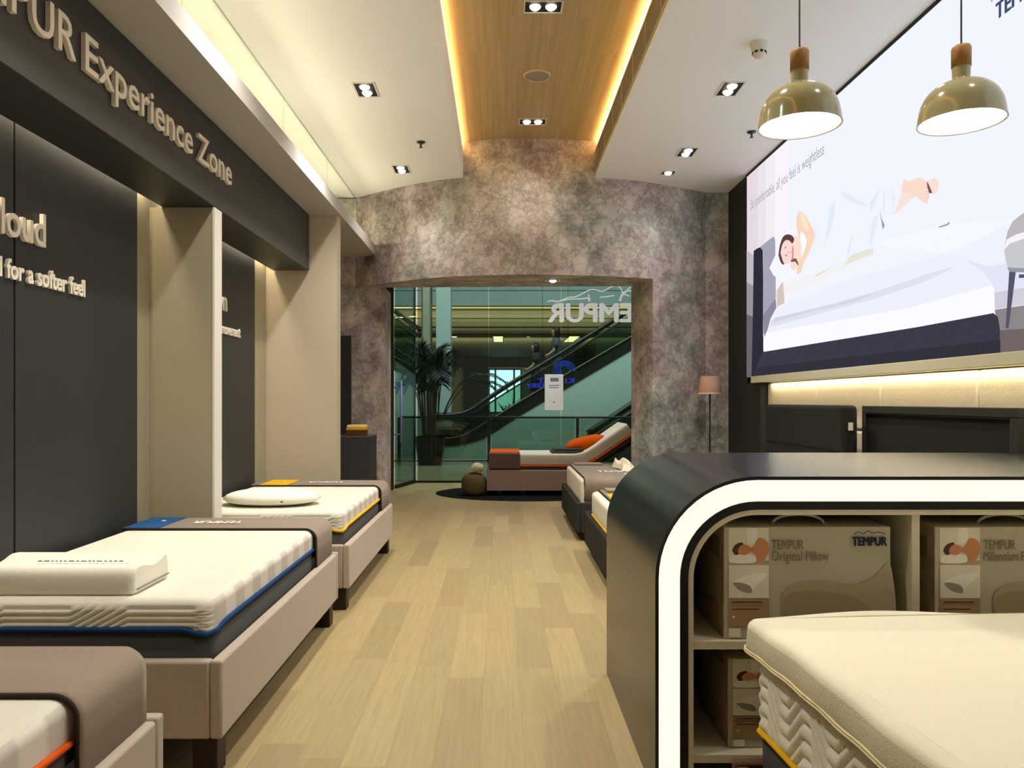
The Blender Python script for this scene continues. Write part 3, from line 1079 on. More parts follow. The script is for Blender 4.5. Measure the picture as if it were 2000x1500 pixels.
# ------------------------------------------------------------------ shelf unit with lit arch
CX0, CX1, CY0, CY1, CT = 0.582, 2.992, 2.90, 4.22, 1.213
def arch(ins, r0=0.385, n=14, bottom=0.0):
    x0, x1, z1 = CX0 + ins, CX1 - ins, CT - ins
    r = max(0.02, r0 - ins)
    pts = [(x0, bottom)]
    for i in range(n + 1):
        a = PI - PI / 2 * i / n
        pts.append((x0 + r + r * math.cos(a), z1 - r + r * math.sin(a)))
    pts.append((x1, z1))
    pts.append((x1, bottom))
    return pts
def band(i0, i1, y0, y1):
    bm = bmesh.new()
    a, b_ = arch(i0), arch(i1)
    n = len(a)
    V = lambda pts, y: [bm.verts.new((x, y, z)) for x, z in pts]
    a0, b0, a1, b1 = V(a, y0), V(b_, y0), V(a, y1), V(b_, y1)
    for i in range(n - 1):
        for q in ((a0[i], a0[i + 1], b0[i + 1], b0[i]), (a1[i + 1], a1[i], b1[i], b1[i + 1]), (a0[i + 1], a0[i], a1[i], a1[i + 1]), (b0[i], b0[i + 1], b1[i + 1], b1[i])):
            f = bm.faces.new(q)
            f.smooth = False
    for i in (0, n - 1):
        bm.faces.new((a0[i], b0[i], b1[i], a1[i]))
    bmesh.ops.recalc_face_normals(bm, faces=bm.faces[:])
    for f in bm.faces:
        nrm = f.normal
        if abs(nrm.y) < 0.5:
            f.smooth = True
    bm.edges.ensure_lookup_table()
    for e in bm.edges:
        if len(e.link_faces) == 2 and abs(e.link_faces[0].normal.dot(e.link_faces[1].normal)) < 0.3:
            e.smooth = False
    return bm
su = thing('shelf_unit', 'black rounded display shelf unit with a glowing arch edge', 'shelf unit', (1.78, 3.56, 0))
obj('shell', band(0.0, 0.013, CY0 - .008, CY1), SATIN, su)
obj('core', band(0.013, 0.125, CY0 + .03, CY1 - .01), BLACK, su)
obj('light_strip', band(0.0135, 0.094, CY0 - .002, CY0 + .03), EM('arch_light', (255, 249, 234), 1.0), su)
obj('inner_edge', band(0.0945, 0.125, CY0 - .006, CY0 + .03), BLACK, su)
CREAM = M('shelf_cream', (206, 197, 168), 0.6, 0.25)
obj('lining', band(0.125, 0.145, CY0 - .004, 3.60), CREAM, su)
obj('shelf', B(CX0 + .145, CX1 - .145, CY0 + .002, 3.6, 0.559, 0.589), CREAM, su)
obj('shelf', B(CX0 + .145, CX1 - .145, CY0 + .002, 3.6, 0.13, 0.16), CREAM, su)
obj('divider', B(1.553, 1.583, CY0 + .002, 3.6, 0.589, CT - .145), CREAM, su)
obj('divider', B(1.553, 1.583, CY0 + .002, 3.6, 0.16, 0.559), CREAM, su)
bm = bmesh.new()
prism(bm, [(x, 3.60, z) for x, z in arch(0.126)], (0, .02, 0))
obj('back_panel', bm, M('shelf_back', (60, 55, 44), 0.7, 0.2), su)

# cartons
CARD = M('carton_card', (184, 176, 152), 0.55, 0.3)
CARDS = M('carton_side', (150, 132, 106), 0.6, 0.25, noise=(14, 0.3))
PR = {'pale': M('print_pale', (226, 219, 194), 0.5, 0.3), 'tan': M('print_tan', (164, 134, 96), 0.5, 0.3), 'skin': M('print_skin', (204, 138, 96), 0.5, 0.3),
      'hair': M('print_hair', (84, 46, 28), 0.5, 0.3), 'grey': M('print_grey', (150, 142, 122), 0.5, 0.3), 'shade': M('print_shade', (158, 144, 112), 0.5, 0.3), 'soft': M('print_soft', (172, 160, 128), 0.5, 0.3),
      'white': M('print_white', (240, 236, 222), 0.5, 0.3), 'txt': M('print_text_grey', (120, 106, 80), 0.6, 0.2), 'navy': M('print_text_navy', (30, 34, 48), 0.6, 0.2)}
PRL = list(PR.values()); PRI = {k: i for i, k in enumerate(PR)}
def carton(x0, z0, w, h, y0, d, line1, line2, label, logo=True):
    t = thing('pillow_carton', label, 'carton', (x0 + w / 2, y0 + d / 2, z0), 'pillow cartons in the shelf unit')
    bm = bmesh.new()
    box(bm, x0, x0 + w, y0, y0 + d, z0, z0 + h, bev=0.004, seg=2)
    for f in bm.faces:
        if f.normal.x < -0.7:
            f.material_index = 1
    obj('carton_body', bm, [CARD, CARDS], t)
    # carrying handle on top
    bm = bmesh.new()
    hx = x0 + w * 0.5
    hr = [(hx + 0.10 * math.cos(PI * i / 12), y0 + .09, z0 + h - .002 + 0.036 * math.sin(PI * i / 12)) for i in range(13)]
    tube(bm, hr, 0.006, 6)
    obj('handle', bm, PR['white'], t)
    # side print
    bm = bmesh.new()
    for k, (ya, yb, za, zb_, c) in enumerate(((.05, .22, .30, .38, 'txt'), (.04, .30, .12, .26, 'shade'), (.05, .3, .04, .10, 'tan'))):
        X = x0 - .0008
        poly(bm, [(X, y0 + ya, z0 + za), (X, y0 + ya, z0 + zb_), (X, y0 + yb, z0 + zb_), (X, y0 + yb, z0 + za)], PRI[c])
    obj('side_print', bm, PRL, t)
    # front print, in the carton's own fractions
    k = [0]
    def quad(pts, c):
        k[0] += 1
        Y = y0 - .0006 - .00025 * k[0]
        poly(bm, [(x0 + u * w, Y, z0 + v * h) for u, v in pts], PRI[c])
    def rect(u0, u1, v0, v1, c):
        quad([(u0, v0), (u1, v0), (u1, v1), (u0, v1)], c)
    def curve(pts, c, n=6):
        s = spline([(p[0], p[1], 0) for p in pts] + [(pts[0][0], pts[0][1], 0)], n)
        quad([(p.x, p.y) for p in s[:-1]], c)
    bm = bmesh.new()
    rect(.03, .27, .68, .99, 'pale')
    rect(.14, .20, .85, .99, 'white')
    rect(.03, .27, .66, .70, 'soft')
    curve([(.05, .74), (.12, .76), (.19, .73), (.18, .68), (.04, .68)], 'white')
    curve([(.18, .83), (.21, .90), (.26, .87), (.27, .78), (.24, .70), (.20, .68), (.19, .75), (.15, .79)], 'skin')
    curve([(.05, .79), (.07, .84), (.11, .86), (.12, .82), (.11, .77), (.07, .75)], 'hair')
    curve([(.085, .80), (.11, .84), (.15, .83), (.165, .79), (.13, .75), (.09, .76)], 'skin')
    rect(.03, .27, .365, .66, 'pale')
    curve([(.05, .50), (.14, .57), (.25, .59), (.25, .55), (.19, .47), (.17, .42), (.10, .44)], 'white')
    curve([(.05, .50), (.09, .505), (.15, .48), (.17, .43), (.15, .41), (.09, .44)], 'grey')
    rect(.03, .27, .31, .355, 'tan')
    rect(.03, .27, .11, .295, 'tan')
    rect(.05, .21, .262, .272, 'hair')
    rect(.05, .23, .325, .335, 'hair')
    rect(.05, .065, .19, .205, 'white')
    rect(.03, .10, .02, .10, 'pale')
    curve([(.37, .15), (.345, .30), (.36, .42), (.44, .50), (.60, .52), (.78, .49), (.90, .56), (.995, .66), (.995, .03), (.60, .02), (.42, .03)], 'soft')
    curve([(.37, .13), (.35, .28), (.37, .38), (.46, .43), (.62, .42), (.80, .36), (.90, .20), (.86, .05), (.60, .03), (.43, .04)], 'shade')
    obj('front_print', bm, PRL, t)
    Y = y0 - .0012
    bm = text(line1, (x0 + .285 * w, Y - .006, z0 + .80 * h), (1, 0, 0), (0, 0, 1), .036, .19 * w, 0, .001)
    text(line2, (x0 + .285 * w, Y - .006, z0 + .70 * h), (1, 0, 0), (0, 0, 1), .036, .34 * w, 0, .001, bm=bm)
    obj('lettering', bm, PR['txt'], t)
    if logo:
        bm = text('TEMPUR', (x0 + .765 * w, Y - .006, z0 + .835 * h), (1, 0, 0), (0, 0, 1), .032, .205 * w, .0016, .001)
        tube(bm, spline([(x0 + w * a, Y - .0065, z0 + h * b_) for a, b_ in ((.775, .935), (.80, .955), (.83, .94), (.86, .965), (.88, .945), (.92, .955), (.96, .94))], 4), .0014, 5)
        obj('logo', bm, PR['navy'], t)
    return t
carton(0.850, 0.590, 0.638, 0.428, 2.93, 0.42, 'TEMPUR', 'Original Pillow', 'pillow carton in the upper shelf bay left of the divider')
carton(1.655, 0.590, 0.64, 0.428, 2.93, 0.42, 'TEMPUR', 'Millennium Pillow', 'pillow carton in the upper shelf bay right of the divider')
carton(0.875, 0.161, 0.64, 0.345, 2.96, 0.42, 'TEMPUR', 'Original Pillow', 'carton on the lower shelf, mostly behind the near mattress')

# ------------------------------------------------------------------ near mattress with topper
ANG = math.radians(3.6)
PIV = (0.825, 2.655)
def turned(t):
    d = Vector((t.location.x - PIV[0], t.location.y - PIV[1], 0))
    d.rotate(Matrix.Rotation(ANG, 3, 'Z'))
    t.location = (PIV[0] + d.x, PIV[1] + d.y, t.location.z)
    t.rotation_euler = (0, 0, ANG)
t = thing('platform_bed', 'low brown bed under the mattress with the foam topper', 'bed', (1.5, 1.6, 0))
BROWN = M('brown_upholstery', (92, 62, 46), 0.8, 0.2, noise=(150, 0.1))
obj('side_rail', B(.80, .85, .62, 2.63, 0.08, .25, bev=.012), BROWN, t)
obj('side_rail', B(2.37, 2.42, .62, 2.63, 0.08, .25, bev=.012), BROWN, t)
obj('end_board', B(.80, 2.42, 2.63, 2.67, 0.08, .26, bev=.012), BROWN, t)
obj('end_board', B(.80, 2.42, .58, .62, 0.08, .25, bev=.012), BROWN, t)
obj('platform', B(.85, 2.37, .62, 2.63, .14, .2), BLACK, t)
for x in (.84, 2.3):
    for y in (.64, 2.5):
        obj('leg', B(x, x + .07, y, y + .07, 0, .085), LEGW, t)
turned(t)
t = mattress(0.862, 2.36, 0.64, 2.615, 0.205, 0.632, 0.405, YELL, 'white zigzag quilted mattress with yellow piping under the foam topper', None, step=0.007, quilt_sides=('w', 'n'), R=0.03, amp=0.018, dip=0.01)
turned(t)
t = thing('mattress_topper', 'thick cream foam topper lying on the zigzag quilted mattress', 'mattress topper', (1.58, 1.64, 0.634))
# soft slab with slightly wavy outline
pts = ring_pts(0.832, 2.42, 0.61, 2.65, 0.05, 0.02)
bm = bmesh.new()
rings = []
def wob(x, y):
    return 0.006 * math.sin(x * 5.1 + 1) + 0.005 * math.sin(y * 6.3)
for ins, z, wv in ((0.035, .634, 0), (0.012, .638, 1), (0.002, .650, 1), (-.003, .672, 1), (-.002, .70, 1), (.001, .735, 1), (.006, .748, 1), (.016, .757, 1), (.032, .761, 1)):
    rings.append([bm.verts.new((x - nx * ins + nx * wv * .003 * math.sin(y * 19 + x * 7), y - ny * ins, z + (0 if z < .64 else wob(x, y)) + (0.012 * math.exp(-((x - 1.25) / .28) ** 2) if ny > .5 and z > .7 else 0))) for (x, y, nx, ny, d) in pts])
n = len(pts)
for k, (a, b_) in enumerate(zip(rings[:-1], rings[1:])):
    for i in range(n):
        j = (i + 1) % n
        f = bm.faces.new((a[i], a[j], b_[j], b_[i])); f.smooth = True
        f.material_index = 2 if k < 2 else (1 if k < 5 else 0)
inner = [bm.verts.new((x - nx * .046, y - ny * .046, .7625 + .5 * wob(x, y))) for (x, y, nx, ny, d) in pts]
for i in range(n):
    j = (i + 1) % n
    f = bm.faces.new((rings[-1][i], rings[-1][j], inner[j], inner[i])); f.smooth = True
bm.faces.new(inner)
bm.faces.new(list(reversed(rings[0])))
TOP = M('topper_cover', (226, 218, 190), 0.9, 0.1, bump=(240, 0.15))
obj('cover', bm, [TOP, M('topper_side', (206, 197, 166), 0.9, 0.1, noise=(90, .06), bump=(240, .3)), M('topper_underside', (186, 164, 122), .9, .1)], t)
for zz, off in ((.668, .005), (.660, .006)):
    bm = bmesh.new()
    tube(bm, [(x + nx * off, y + ny * off, zz + wob(x, y) + .002 * math.sin(y * 31)) for (x, y, nx, ny, d) in pts], .0035, 6, closed=True)
    obj('seam_cord', bm, M('cord_cream', (224, 208, 164), 0.8, 0.2), t)
turned(t)

# ------------------------------------------------------------------ pendant lamps
SHADE = M('shade_olive_cream', (158, 150, 106), 0.14, 0.6)
SHIN = M('shade_inside_white', (246, 246, 240), 0.6, 0.3)
BULB = EM('pendant_bulb', (255, 252, 246), 20.0)
OAK = M('oak_turned', (172, 126, 70), 0.5, 0.3, noise=(24, 0.15))
def pendant(x, y, zr, label):
    t = thing('pendant_lamp', label, 'pendant lamp', (x, y, zr), 'pendant lamps over the shelf unit')
    R = 0.150
    outer = [(R + .002, zr), (R, zr + .012), (R - .002, zr + .03)]
    for i in range(1, 13):
        a = PI / 2 * i / 12
        r = 0.032 + (R - .004 - 0.032) * math.cos(a)
        outer.append((r, zr + .03 + .125 * math.sin(a)))
    outer += [(0.031, zr + .17), (0.032, zr + .212)]
    bm = bmesh.new(); lathe(bm, outer, x, y, 56)
    obj('shade', bm, SHADE, t)
    bm = bmesh.new()
    inner = [(R + .002, zr - .0005), (R - .004, zr + .001)] + [(max(.02, r - .004), z - .003) for r, z in outer[2:-2]] + [(0, zr + .15)]
    lathe(bm, inner, x, y, 56)
    obj('shade_lining', bm, SHIN, t)
    bm = bmesh.new(); lathe(bm, [(0.0, zr + .211), (0.034, zr + .211), (0.0345, zr + .28), (0.031, zr + .29), (0.006, zr + .292), (0, zr + .292)], x, y, 32)
    obj('neck', bm, OAK, t)
    bm = bmesh.new(); tube(bm, [(x, y, zr + .29), (x, y, 3.4), (x, y, CZ)], .0035, 8)
    obj('cord', bm, M('cord_grey', (128, 128, 124), 0.6, 0.3), t)
    bm = bmesh.new(); lathe(bm, [(0, CZ - .03), (.05, CZ - .028), (.052, CZ)], x, y, 24)
    obj('ceiling_rose', bm, TRIMW, t)
    bm = bmesh.new(); lathe(bm, [(0, zr + .035), (.03, zr + .045), (.042, zr + .07), (.03, zr + .1), (.016, zr + .125), (.016, zr + .15)], x, y, 24)
    obj('bulb', bm, BULB, t)
    return t
pendant(1.140, 2.93, 2.545, 'cream dome pendant lamp hanging nearer the aisle, wood neck')
pendant(1.757, 2.93, 2.560, 'cream dome pendant lamp hanging in front of the light box, wood neck')

# ------------------------------------------------------------------ light box picture
XS = 2.965
def SP(px, py, k=0):
    X = XS - 0.0003 * k
    Y = 1500.0 * X / (px - 978)
    return (X, Y, 1.5 - (py - 782) * Y / 1500.0)
lb = thing('light_box', 'huge glowing light box picture of a bedroom with a sleeper', 'light box', (3.0, 5.2, 1.78))
obj('housing', B(2.972, 3.06, 1.2, 9.26, 1.777, 4.195), M('lightbox_frame', (70, 70, 72), 0.4, 0.5, metal=0.5), lb)
LBK = 1.0
def L(c):
    return EM('print_%d_%d_%d' % c, c, LBK)
bm = bmesh.new()
poly(bm, [(XS, 9.25, 1.78), (XS, 1.2, 1.78), (XS, 1.2, 4.19), (XS, 9.25, 4.19)])
obj('backlit_print', bm, EM('print_background', (240, 243, 255), 0.98), lb)
pic = [0]
def shape(pts, c, name, smooth=0):
    pic[0] += 1
    if smooth:
        s = spline([(a, b_, 0) for a, b_ in pts] + [(pts[0][0], pts[0][1], 0)], smooth)[:-1]
        pts = [(p.x, p.y) for p in s]
    w = [SP(a, b_, pic[0]) for a, b_ in pts]
    w = [(x, min(y, 9.25), max(1.781, min(4.188, z))) for x, y, z in w]
    bm = bmesh.new()
    poly(bm, w)
    o = obj(name, bm, L(c), lb)
    return o
Q = lambda x, y: (1450 + x * .2, 220 + y * .2)
R8 = lambda x, y: (1400 + x * .3, 400 + y * .3)
for k, (a, b_, c) in enumerate(((1440, 1480, (226, 214, 222)), (1480, 1496, (233, 223, 230)), (1496, 1514, (240, 232, 240)), (1514, 1540, (243, 240, 248)))):
    shape([(a, 200), (b_, 200), (b_, 620), (a, 620)], c, 'printed_wall')
shape([(1840, 480), (2300, 380), (2300, 610), (1943, 607), (1941, 562)], (224, 226, 244), 'printed_wall')
shape([(1780, 462), (1990, 420), (2300, 400), (2300, 470), (1930, 520), (1844, 496)], (234, 238, 250), 'printed_wall')
shape([(1690, 478), (1844, 440), (1990, 425), (1910, 470), (1844, 496)], (240, 244, 253), 'printed_wall')
shape([(1943, 571), (2300, 515), (2300, 555), (1943, 603)], (206, 202, 216), 'printed_skirting')
shape([(1943, 605), (2300, 553), (2300, 700), (1954, 690)], (138, 132, 134), 'printed_floor')
shape([(1950, 645), (2300, 625), (2300, 700), (1954, 690)], (112, 100, 98), 'printed_floor')
shape([(1440, 500), (1474, 500), (1474, 740), (1440, 740)], (190, 182, 190), 'printed_wall')
shape([(1440, 560), (1474, 560), (1474, 740), (1440, 740)], (150, 144, 152), 'printed_wall')
shape([(1440, 620), (1474, 620), (1474, 740), (1440, 740)], (104, 100, 108), 'printed_wall')
shape([R8(240, 300), R8(262, 285), R8(285, 275), R8(300, 300), R8(303, 700), R8(303, 960), R8(245, 1150), R8(226, 1150), R8(236, 640)], (46, 44, 56), 'printed_headboard')
shape([R8(280, 275), R8(370, 205), R8(380, 230), R8(385, 600), R8(300, 860), R8(302, 300)], (164, 162, 178), 'printed_headboard')
shape([R8(300, 720), R8(384, 610), R8(388, 680), R8(310, 860)], (138, 136, 150), 'printed_headboard')
shape([R8(232, 1112), R8(303, 950), R8(700, 890), R8(1300, 795), R8(1800, 705), R8(1830, 730), R8(1842, 800), R8(1846, 990), R8(140, 1170)], (58, 58, 72), 'printed_bed_base')
shape([R8(232, 1112), R8(260, 1060), R8(900, 985), R8(1846, 880), R8(1846, 990), R8(140, 1170)], (50, 49, 60), 'printed_bed_base')
shape([R8(305, 957), R8(305, 900), R8(325, 830), R8(1250, 670), R8(1790, 520), R8(1806, 550), R8(1808, 690), R8(1795, 706), R8(1300, 797), R8(700, 893)], (246, 247, 254), 'printed_mattress')
shape([R8(325, 832), R8(350, 740), R8(390, 665), R8(900, 470), R8(1480, 318), R8(1620, 360), R8(1740, 440), R8(1795, 521), R8(1250, 672)], (234, 236, 247), 'printed_mattress')
shape([R8(335, 800), R8(380, 735), R8(760, 640), R8(1050, 560), R8(1400, 440), R8(1560, 400), R8(1330, 510), R8(1000, 620), R8(700, 700)], (220, 222, 234), 'printed_fold')
shape([R8(345, 770), R8(380, 735), R8(760, 650), R8(1020, 575), R8(900, 630), R8(600, 700)], (208, 210, 222), 'printed_fold')
shape([R8(390, 560), R8(440, 480), R8(440, 640), R8(392, 665)], (208, 196, 186), 'printed_shadow')
shape([R8(430, 500), R8(650, 440), R8(1020, 275), R8(1018, 335), R8(700, 480), R8(440, 600)], (240, 238, 238), 'printed_sheet')
shape([R8(655, 450), R8(760, 405), R8(640, 470)], (222, 216, 208), 'printed_board')
shape([Q(990, 1490), Q(1060, 1390), Q(1275, 1318), Q(1276, 1380)], (228, 224, 212), 'printed_board')
shape([R8(342, 412), R8(380, 330), R8(520, 420), R8(530, 480), R8(430, 500), R8(370, 460)], (242, 243, 252), 'printed_pillow')
# sheet over the sleeper
shape([Q(690, 1010), Q(800, 900), Q(950, 735), Q(1050, 765), Q(1220, 855), Q(1350, 725), Q(1500, 660), Q(1562, 690), Q(1530, 880), Q(1470, 1010), Q(1440, 1040), Q(1275, 1318), Q(1060, 1390), Q(850, 1500), Q(690, 1500), Q(650, 1400), Q(705, 1190)], (236, 240, 251), 'printed_sheet')
for pts in ([Q(860, 900), Q(910, 860), Q(880, 1100), Q(800, 1300)], [Q(960, 760), Q(1120, 850), Q(1250, 920), Q(1100, 890), Q(980, 820)], [Q(1240, 880), Q(1350, 730), Q(1290, 900), Q(1250, 980)], [Q(1380, 730), Q(1400, 900), Q(1370, 980)], [Q(1460, 720), Q(1490, 840), Q(1470, 1000)], [Q(700, 1020), Q(720, 1200), Q(690, 1400), Q(705, 1190)], [Q(1270, 1020), Q(1330, 1000), Q(1260, 1290), Q(1240, 1280)], [Q(1060, 1200), Q(1080, 1200), Q(1040, 1390), Q(1010, 1440)]):
    shape(pts, (226, 231, 245), 'printed_fold')
shape([Q(1340, 945), Q(1362, 1040), Q(1390, 1100), Q(1370, 1145)], (136, 156, 206), 'printed_fold')
shape([Q(1550, 800), Q(1558, 830), Q(1510, 930), Q(1525, 880)], (104, 104, 140), 'printed_fold')
# sleeper
SK = (248, 214, 196)
shape([Q(1550, 800), Q(1620, 785), Q(1690, 812), Q(1560, 930), Q(1480, 1005)], (246, 222, 214), 'printed_leg')
shape([Q(1550, 795), Q(1562, 700), Q(1580, 655), Q(1600, 655), Q(1612, 672), Q(1640, 668), Q(1712, 634), Q(1790, 662), Q(1808, 720), Q(1800, 760), Q(1822, 790), Q(1806, 880), Q(1780, 885), Q(1690, 820), Q(1620, 785)], (247, 216, 200), 'printed_foot', 3)
shape([Q(1800, 665), Q(1815, 690), Q(1856, 785), Q(1822, 788), Q(1805, 720)], (128, 84, 74), 'printed_shadow')
shape([Q(1805, 665), Q(1850, 640), Q(1900, 645), Q(1915, 690), Q(1912, 760), Q(1888, 792), Q(1850, 770), Q(1822, 700)], (244, 222, 210), 'printed_foot', 3)
for k in range(4):
    shape([Q(1786 + 6 * k, 735 + 30 * k), Q(1806 + 5 * k, 730 + 30 * k), Q(1808 + 5 * k, 742 + 30 * k)], (222, 170, 152), 'printed_toe')
shape([Q(545, 965), Q(575, 968), Q(620, 1010), Q(670, 1100), Q(704, 1180), Q(692, 1260), Q(650, 1370), Q(600, 1470), Q(570, 1560), Q(530, 1570), Q(540, 1480), Q(575, 1370), Q(545, 1210), Q(525, 1080)], (246, 212, 186), 'printed_arm', 3)
shape([Q(560, 980), Q(600, 1000), Q(640, 1090), Q(640, 1160), Q(580, 1090)], (250, 226, 200), 'printed_arm', 3)
shape([Q(563, 1190), Q(585, 1165), Q(628, 1250), Q(600, 1360), Q(572, 1400)], (250, 247, 250), 'printed_gap', 3)
shape([Q(470, 1250), Q(520, 1200), Q(560, 1230), Q(575, 1370), Q(540, 1480), Q(500, 1460)], (250, 218, 204), 'printed_shoulder', 3)
shape([Q(352, 1390), Q(365, 1300), Q(395, 1215), Q(440, 1188), Q(490, 1205), Q(505, 1250), Q(470, 1300), Q(420, 1400), Q(408, 1480), Q(375, 1465)], (92, 66, 62), 'printed_hair', 3)
shape([Q(372, 1370), Q(390, 1290), Q(425, 1245), Q(470, 1260), Q(498, 1330), Q(490, 1420), Q(450, 1475), Q(405, 1470)], (250, 214, 206), 'printed_face', 3)
shape([Q(488, 1290), Q(500, 1330), Q(496, 1420), Q(480, 1450), Q(488, 1370)], (196, 120, 108), 'printed_hair')
shape([Q(470, 1445), Q(520, 1420), Q(548, 1480), Q(540, 1490), Q(515, 1455), Q(480, 1460)], (130, 84, 76), 'printed_hair', 2)
shape([Q(480, 1470), Q(520, 1460), Q(530, 1500), Q(500, 1540), Q(470, 1500)], (248, 216, 206), 'printed_hand', 2)
shape([Q(412, 1330), Q(422, 1300), Q(428, 1320)], (150, 100, 92), 'printed_eye')
shape([Q(416, 1400), Q(430, 1380), Q(434, 1405)], (150, 100, 92), 'printed_eye')
shape([Q(440, 1355), Q(466, 1370), Q(444, 1375)], (226, 170, 160), 'printed_nose')
shape([Q(478, 1340), Q(484, 1380), Q(474, 1365)], (214, 120, 116), 'printed_mouth')
# armchair
shape([(1961, 490), (1964, 470), (1968, 452), (1978, 432), (2004, 412), (2070, 396), (2070, 470), (2000, 458), (1966, 474)], (186, 182, 184), 'printed_armchair')
shape([(1961, 488), (1966, 468), (1984, 458), (2006, 452), (2080, 446), (2080, 470), (2000, 470)], (240, 240, 244), 'printed_armchair')
shape([(1961, 488), (1972, 476), (2000, 466), (2080, 462), (2080, 528), (2000, 531), (1972, 530), (1965, 512)], (198, 198, 202), 'printed_armchair')
shape([(1967, 522), (2000, 524), (2080, 520), (2080, 528), (2000, 532), (1971, 531)], (150, 150, 158), 'printed_armchair')
shape([(1971, 531), (1984, 531), (1970, 641), (1964, 641)], (84, 86, 104), 'printed_chair_leg')
shape([(1990, 536), (2050, 534), (2050, 541), (1990, 543)], (84, 86, 104), 'printed_chair_leg')
shape([(1833, 443), (1850, 437), (1853, 433), (1855, 436), (1851, 440), (1834, 445)], (150, 150, 160), 'printed_detail')
bm = text('So comfortable, all you feel is weightless', (XS - .027, 9.03, 3.74), (0, -1, 0), (0, 0, 1), 0.115, 2.05, -0.0008, 0.0005)
obj('printed_lettering', bm, L((160, 158, 168)), lb)
bm = text('TEMPUR', (XS - .027, 4.555, 3.755), (0, -1, 0), (0, 0, 1), 0.094, 0.46, 0.005, 0.0005)
obj('printed_lettering', bm, L((64, 78, 112)), lb)
bm = bmesh.new()
tube(bm, [(XS - .027, y, z) for x, y, z in spline([(0, 4.6, 3.89), (0, 4.5, 3.92), (0, 4.4, 3.89), (0, 4.25, 3.96), (0, 4.1, 3.92)], 4)], .004, 5)
obj('printed_figure', bm, L((150, 150, 168)), lb)

# ------------------------------------------------------------------ floor lamp in the corner
t = thing('floor_lamp', 'slim floor lamp with a pink shade in the corner by the stone column', 'floor lamp', (2.60, 9.55, 0))
bm = bmesh.new(); lathe(bm, [(0, .0), (.14, .0), (.14, .015), (.02, .025), (0, .025)], 2.60, 9.55, 32)
obj('base', bm, SATIN, t)
bm = bmesh.new(); tube(bm, [(2.60, 9.55, .02), (2.60, 9.55, 1.76)], .011, 10)
obj('pole', bm, M('lamp_pole', (40, 34, 28), 0.4, 0.4, metal=0.4), t)
bm = bmesh.new(); lathe(bm, [(.14, 1.578), (.142, 1.585), (.108, 1.80), (.106, 1.80), (.138, 1.59)], 2.60, 9.55, 40)
obj('lamp_shade', bm, M('shade_pink', (190, 148, 130), 0.8, 0.1), t)
bm = bmesh.new(); lathe(bm, [(.1425, 1.578), (.1435, 1.585), (.142, 1.597)], 2.60, 9.55, 40)
obj('shade_trim', bm, M('shade_rim', (232, 196, 176), 0.6, 0.2), t)

# ------------------------------------------------------------------ plinth group at the left
t = thing('plinth', 'dark plinth cabinet in front of the stone column beside the opening', 'plinth', (-1.93, 9.67, 0))
obj('body', B(-2.28, -1.605, 9.42, 9.93, 0, 1.04, bev=.003, seg=1), M('plinth_dark', (58, 56, 57), 0.6, 0.25), t)
obj('top', B(-2.285, -1.6, 9.415, 9.935, 1.04, 1.06, bev=.003, seg=1), M('plinth_top', (74, 72, 72), 0.5, 0.3), t)
t = thing('sample_block', 'small mattress sample, yellow over brown, on the dark plinth', 'sample', (-1.80, 9.65, 1.06))
obj('foam_base', B(-1.92, -1.69, 9.55, 9.76, 1.061, 1.13, bev=.006), M('sample_brown', (96, 60, 26), 0.8, 0.2), t)
obj('foam_layer', B(-1.925, -1.685, 9.545, 9.765, 1.128, 1.15, bev=.006), M('sample_mustard', (224, 160, 40), 0.8, 0.2), t)
obj('fabric_top', B(-1.92, -1.69, 9.55, 9.76, 1.148, 1.195, bev=.016, seg=3), M('sample_cream', (240, 214, 130), 0.85, 0.1), t)
t = thing('display_panel', 'tall dark upright display panel behind the plinth', 'panel', (-2.1, 10.1, 0))
obj('board', B(-2.36, -1.965, 10.06, 10.12, 0.0, 2.35, bev=.004, seg=1), M('panel_dark', (50, 46, 46), 0.6, 0.25), t)
bm = bmesh.new(); tube(bm, [(-2.1, 10.07, 2.35), (-2.1, 10.07, 2.37), (-2.0, 10.07, 2.37), (-2.0, 10.07, 2.35)], .008, 6)
obj('top_clip', bm, STEEL, t)

# ------------------------------------------------------------------ adjustable bed beyond the opening
bm = bmesh.new(); 
lathe(bm, [(0, .012), (1.0, .012), (1.02, .008), (1.02, .0)], 0, 0, 64)
bmesh.ops.scale(bm, verts=bm.verts, vec=(1.48, 1.0, 1))
bmesh.ops.translate(bm, verts=bm.verts, vec=(0.46, 12.42, 0.001))
tag(obj('rug', bm, M('rug_black', (30, 29, 30), 0.95, 0.05, noise=(90, 0.3), bump=(200, 0.5))), 'round black rug under the raised adjustable bed', 'rug')
t = thing('adjustable_bed', 'pinkish beige adjustable bed base standing on the black rug', 'bed', (0.95, 12.5, 0))
MAUVE = M('mauve_upholstery', (176, 150, 138), 0.9, 0.1, noise=(150, 0.05))
obj('side_rail', B(-.22, 2.2, 12.0, 12.06, .085, .41, bev=.012), MAUVE, t)
obj('side_rail', B(-.22, 2.2, 12.98, 13.04, .085, .41, bev=.012), MAUVE, t)
obj('end_board', B(-.22, -.16, 12.06, 12.98, .085, .41, bev=.012), MAUVE, t)
obj('end_board', B(2.14, 2.2, 12.06, 12.98, .085, .41, bev=.012), MAUVE, t)
obj('platform', B(-.16, 1.30, 12.07, 12.97, .34, .40), BLACK, t)
bm = bmesh.new()
prism(bm, [(1.3, 12.07, .36), (1.32, 12.07, .41), (2.16, 12.07, .93), (2.19, 12.07, .87)], (0, .9, 0))
obj('back_section', bm, BLACK, t)
bm = bmesh.new()
tube(bm, [(1.75, 12.5, .64), (1.35, 12.5, .2)], .02, 8)
obj('lift_arm', bm, STEEL, t)
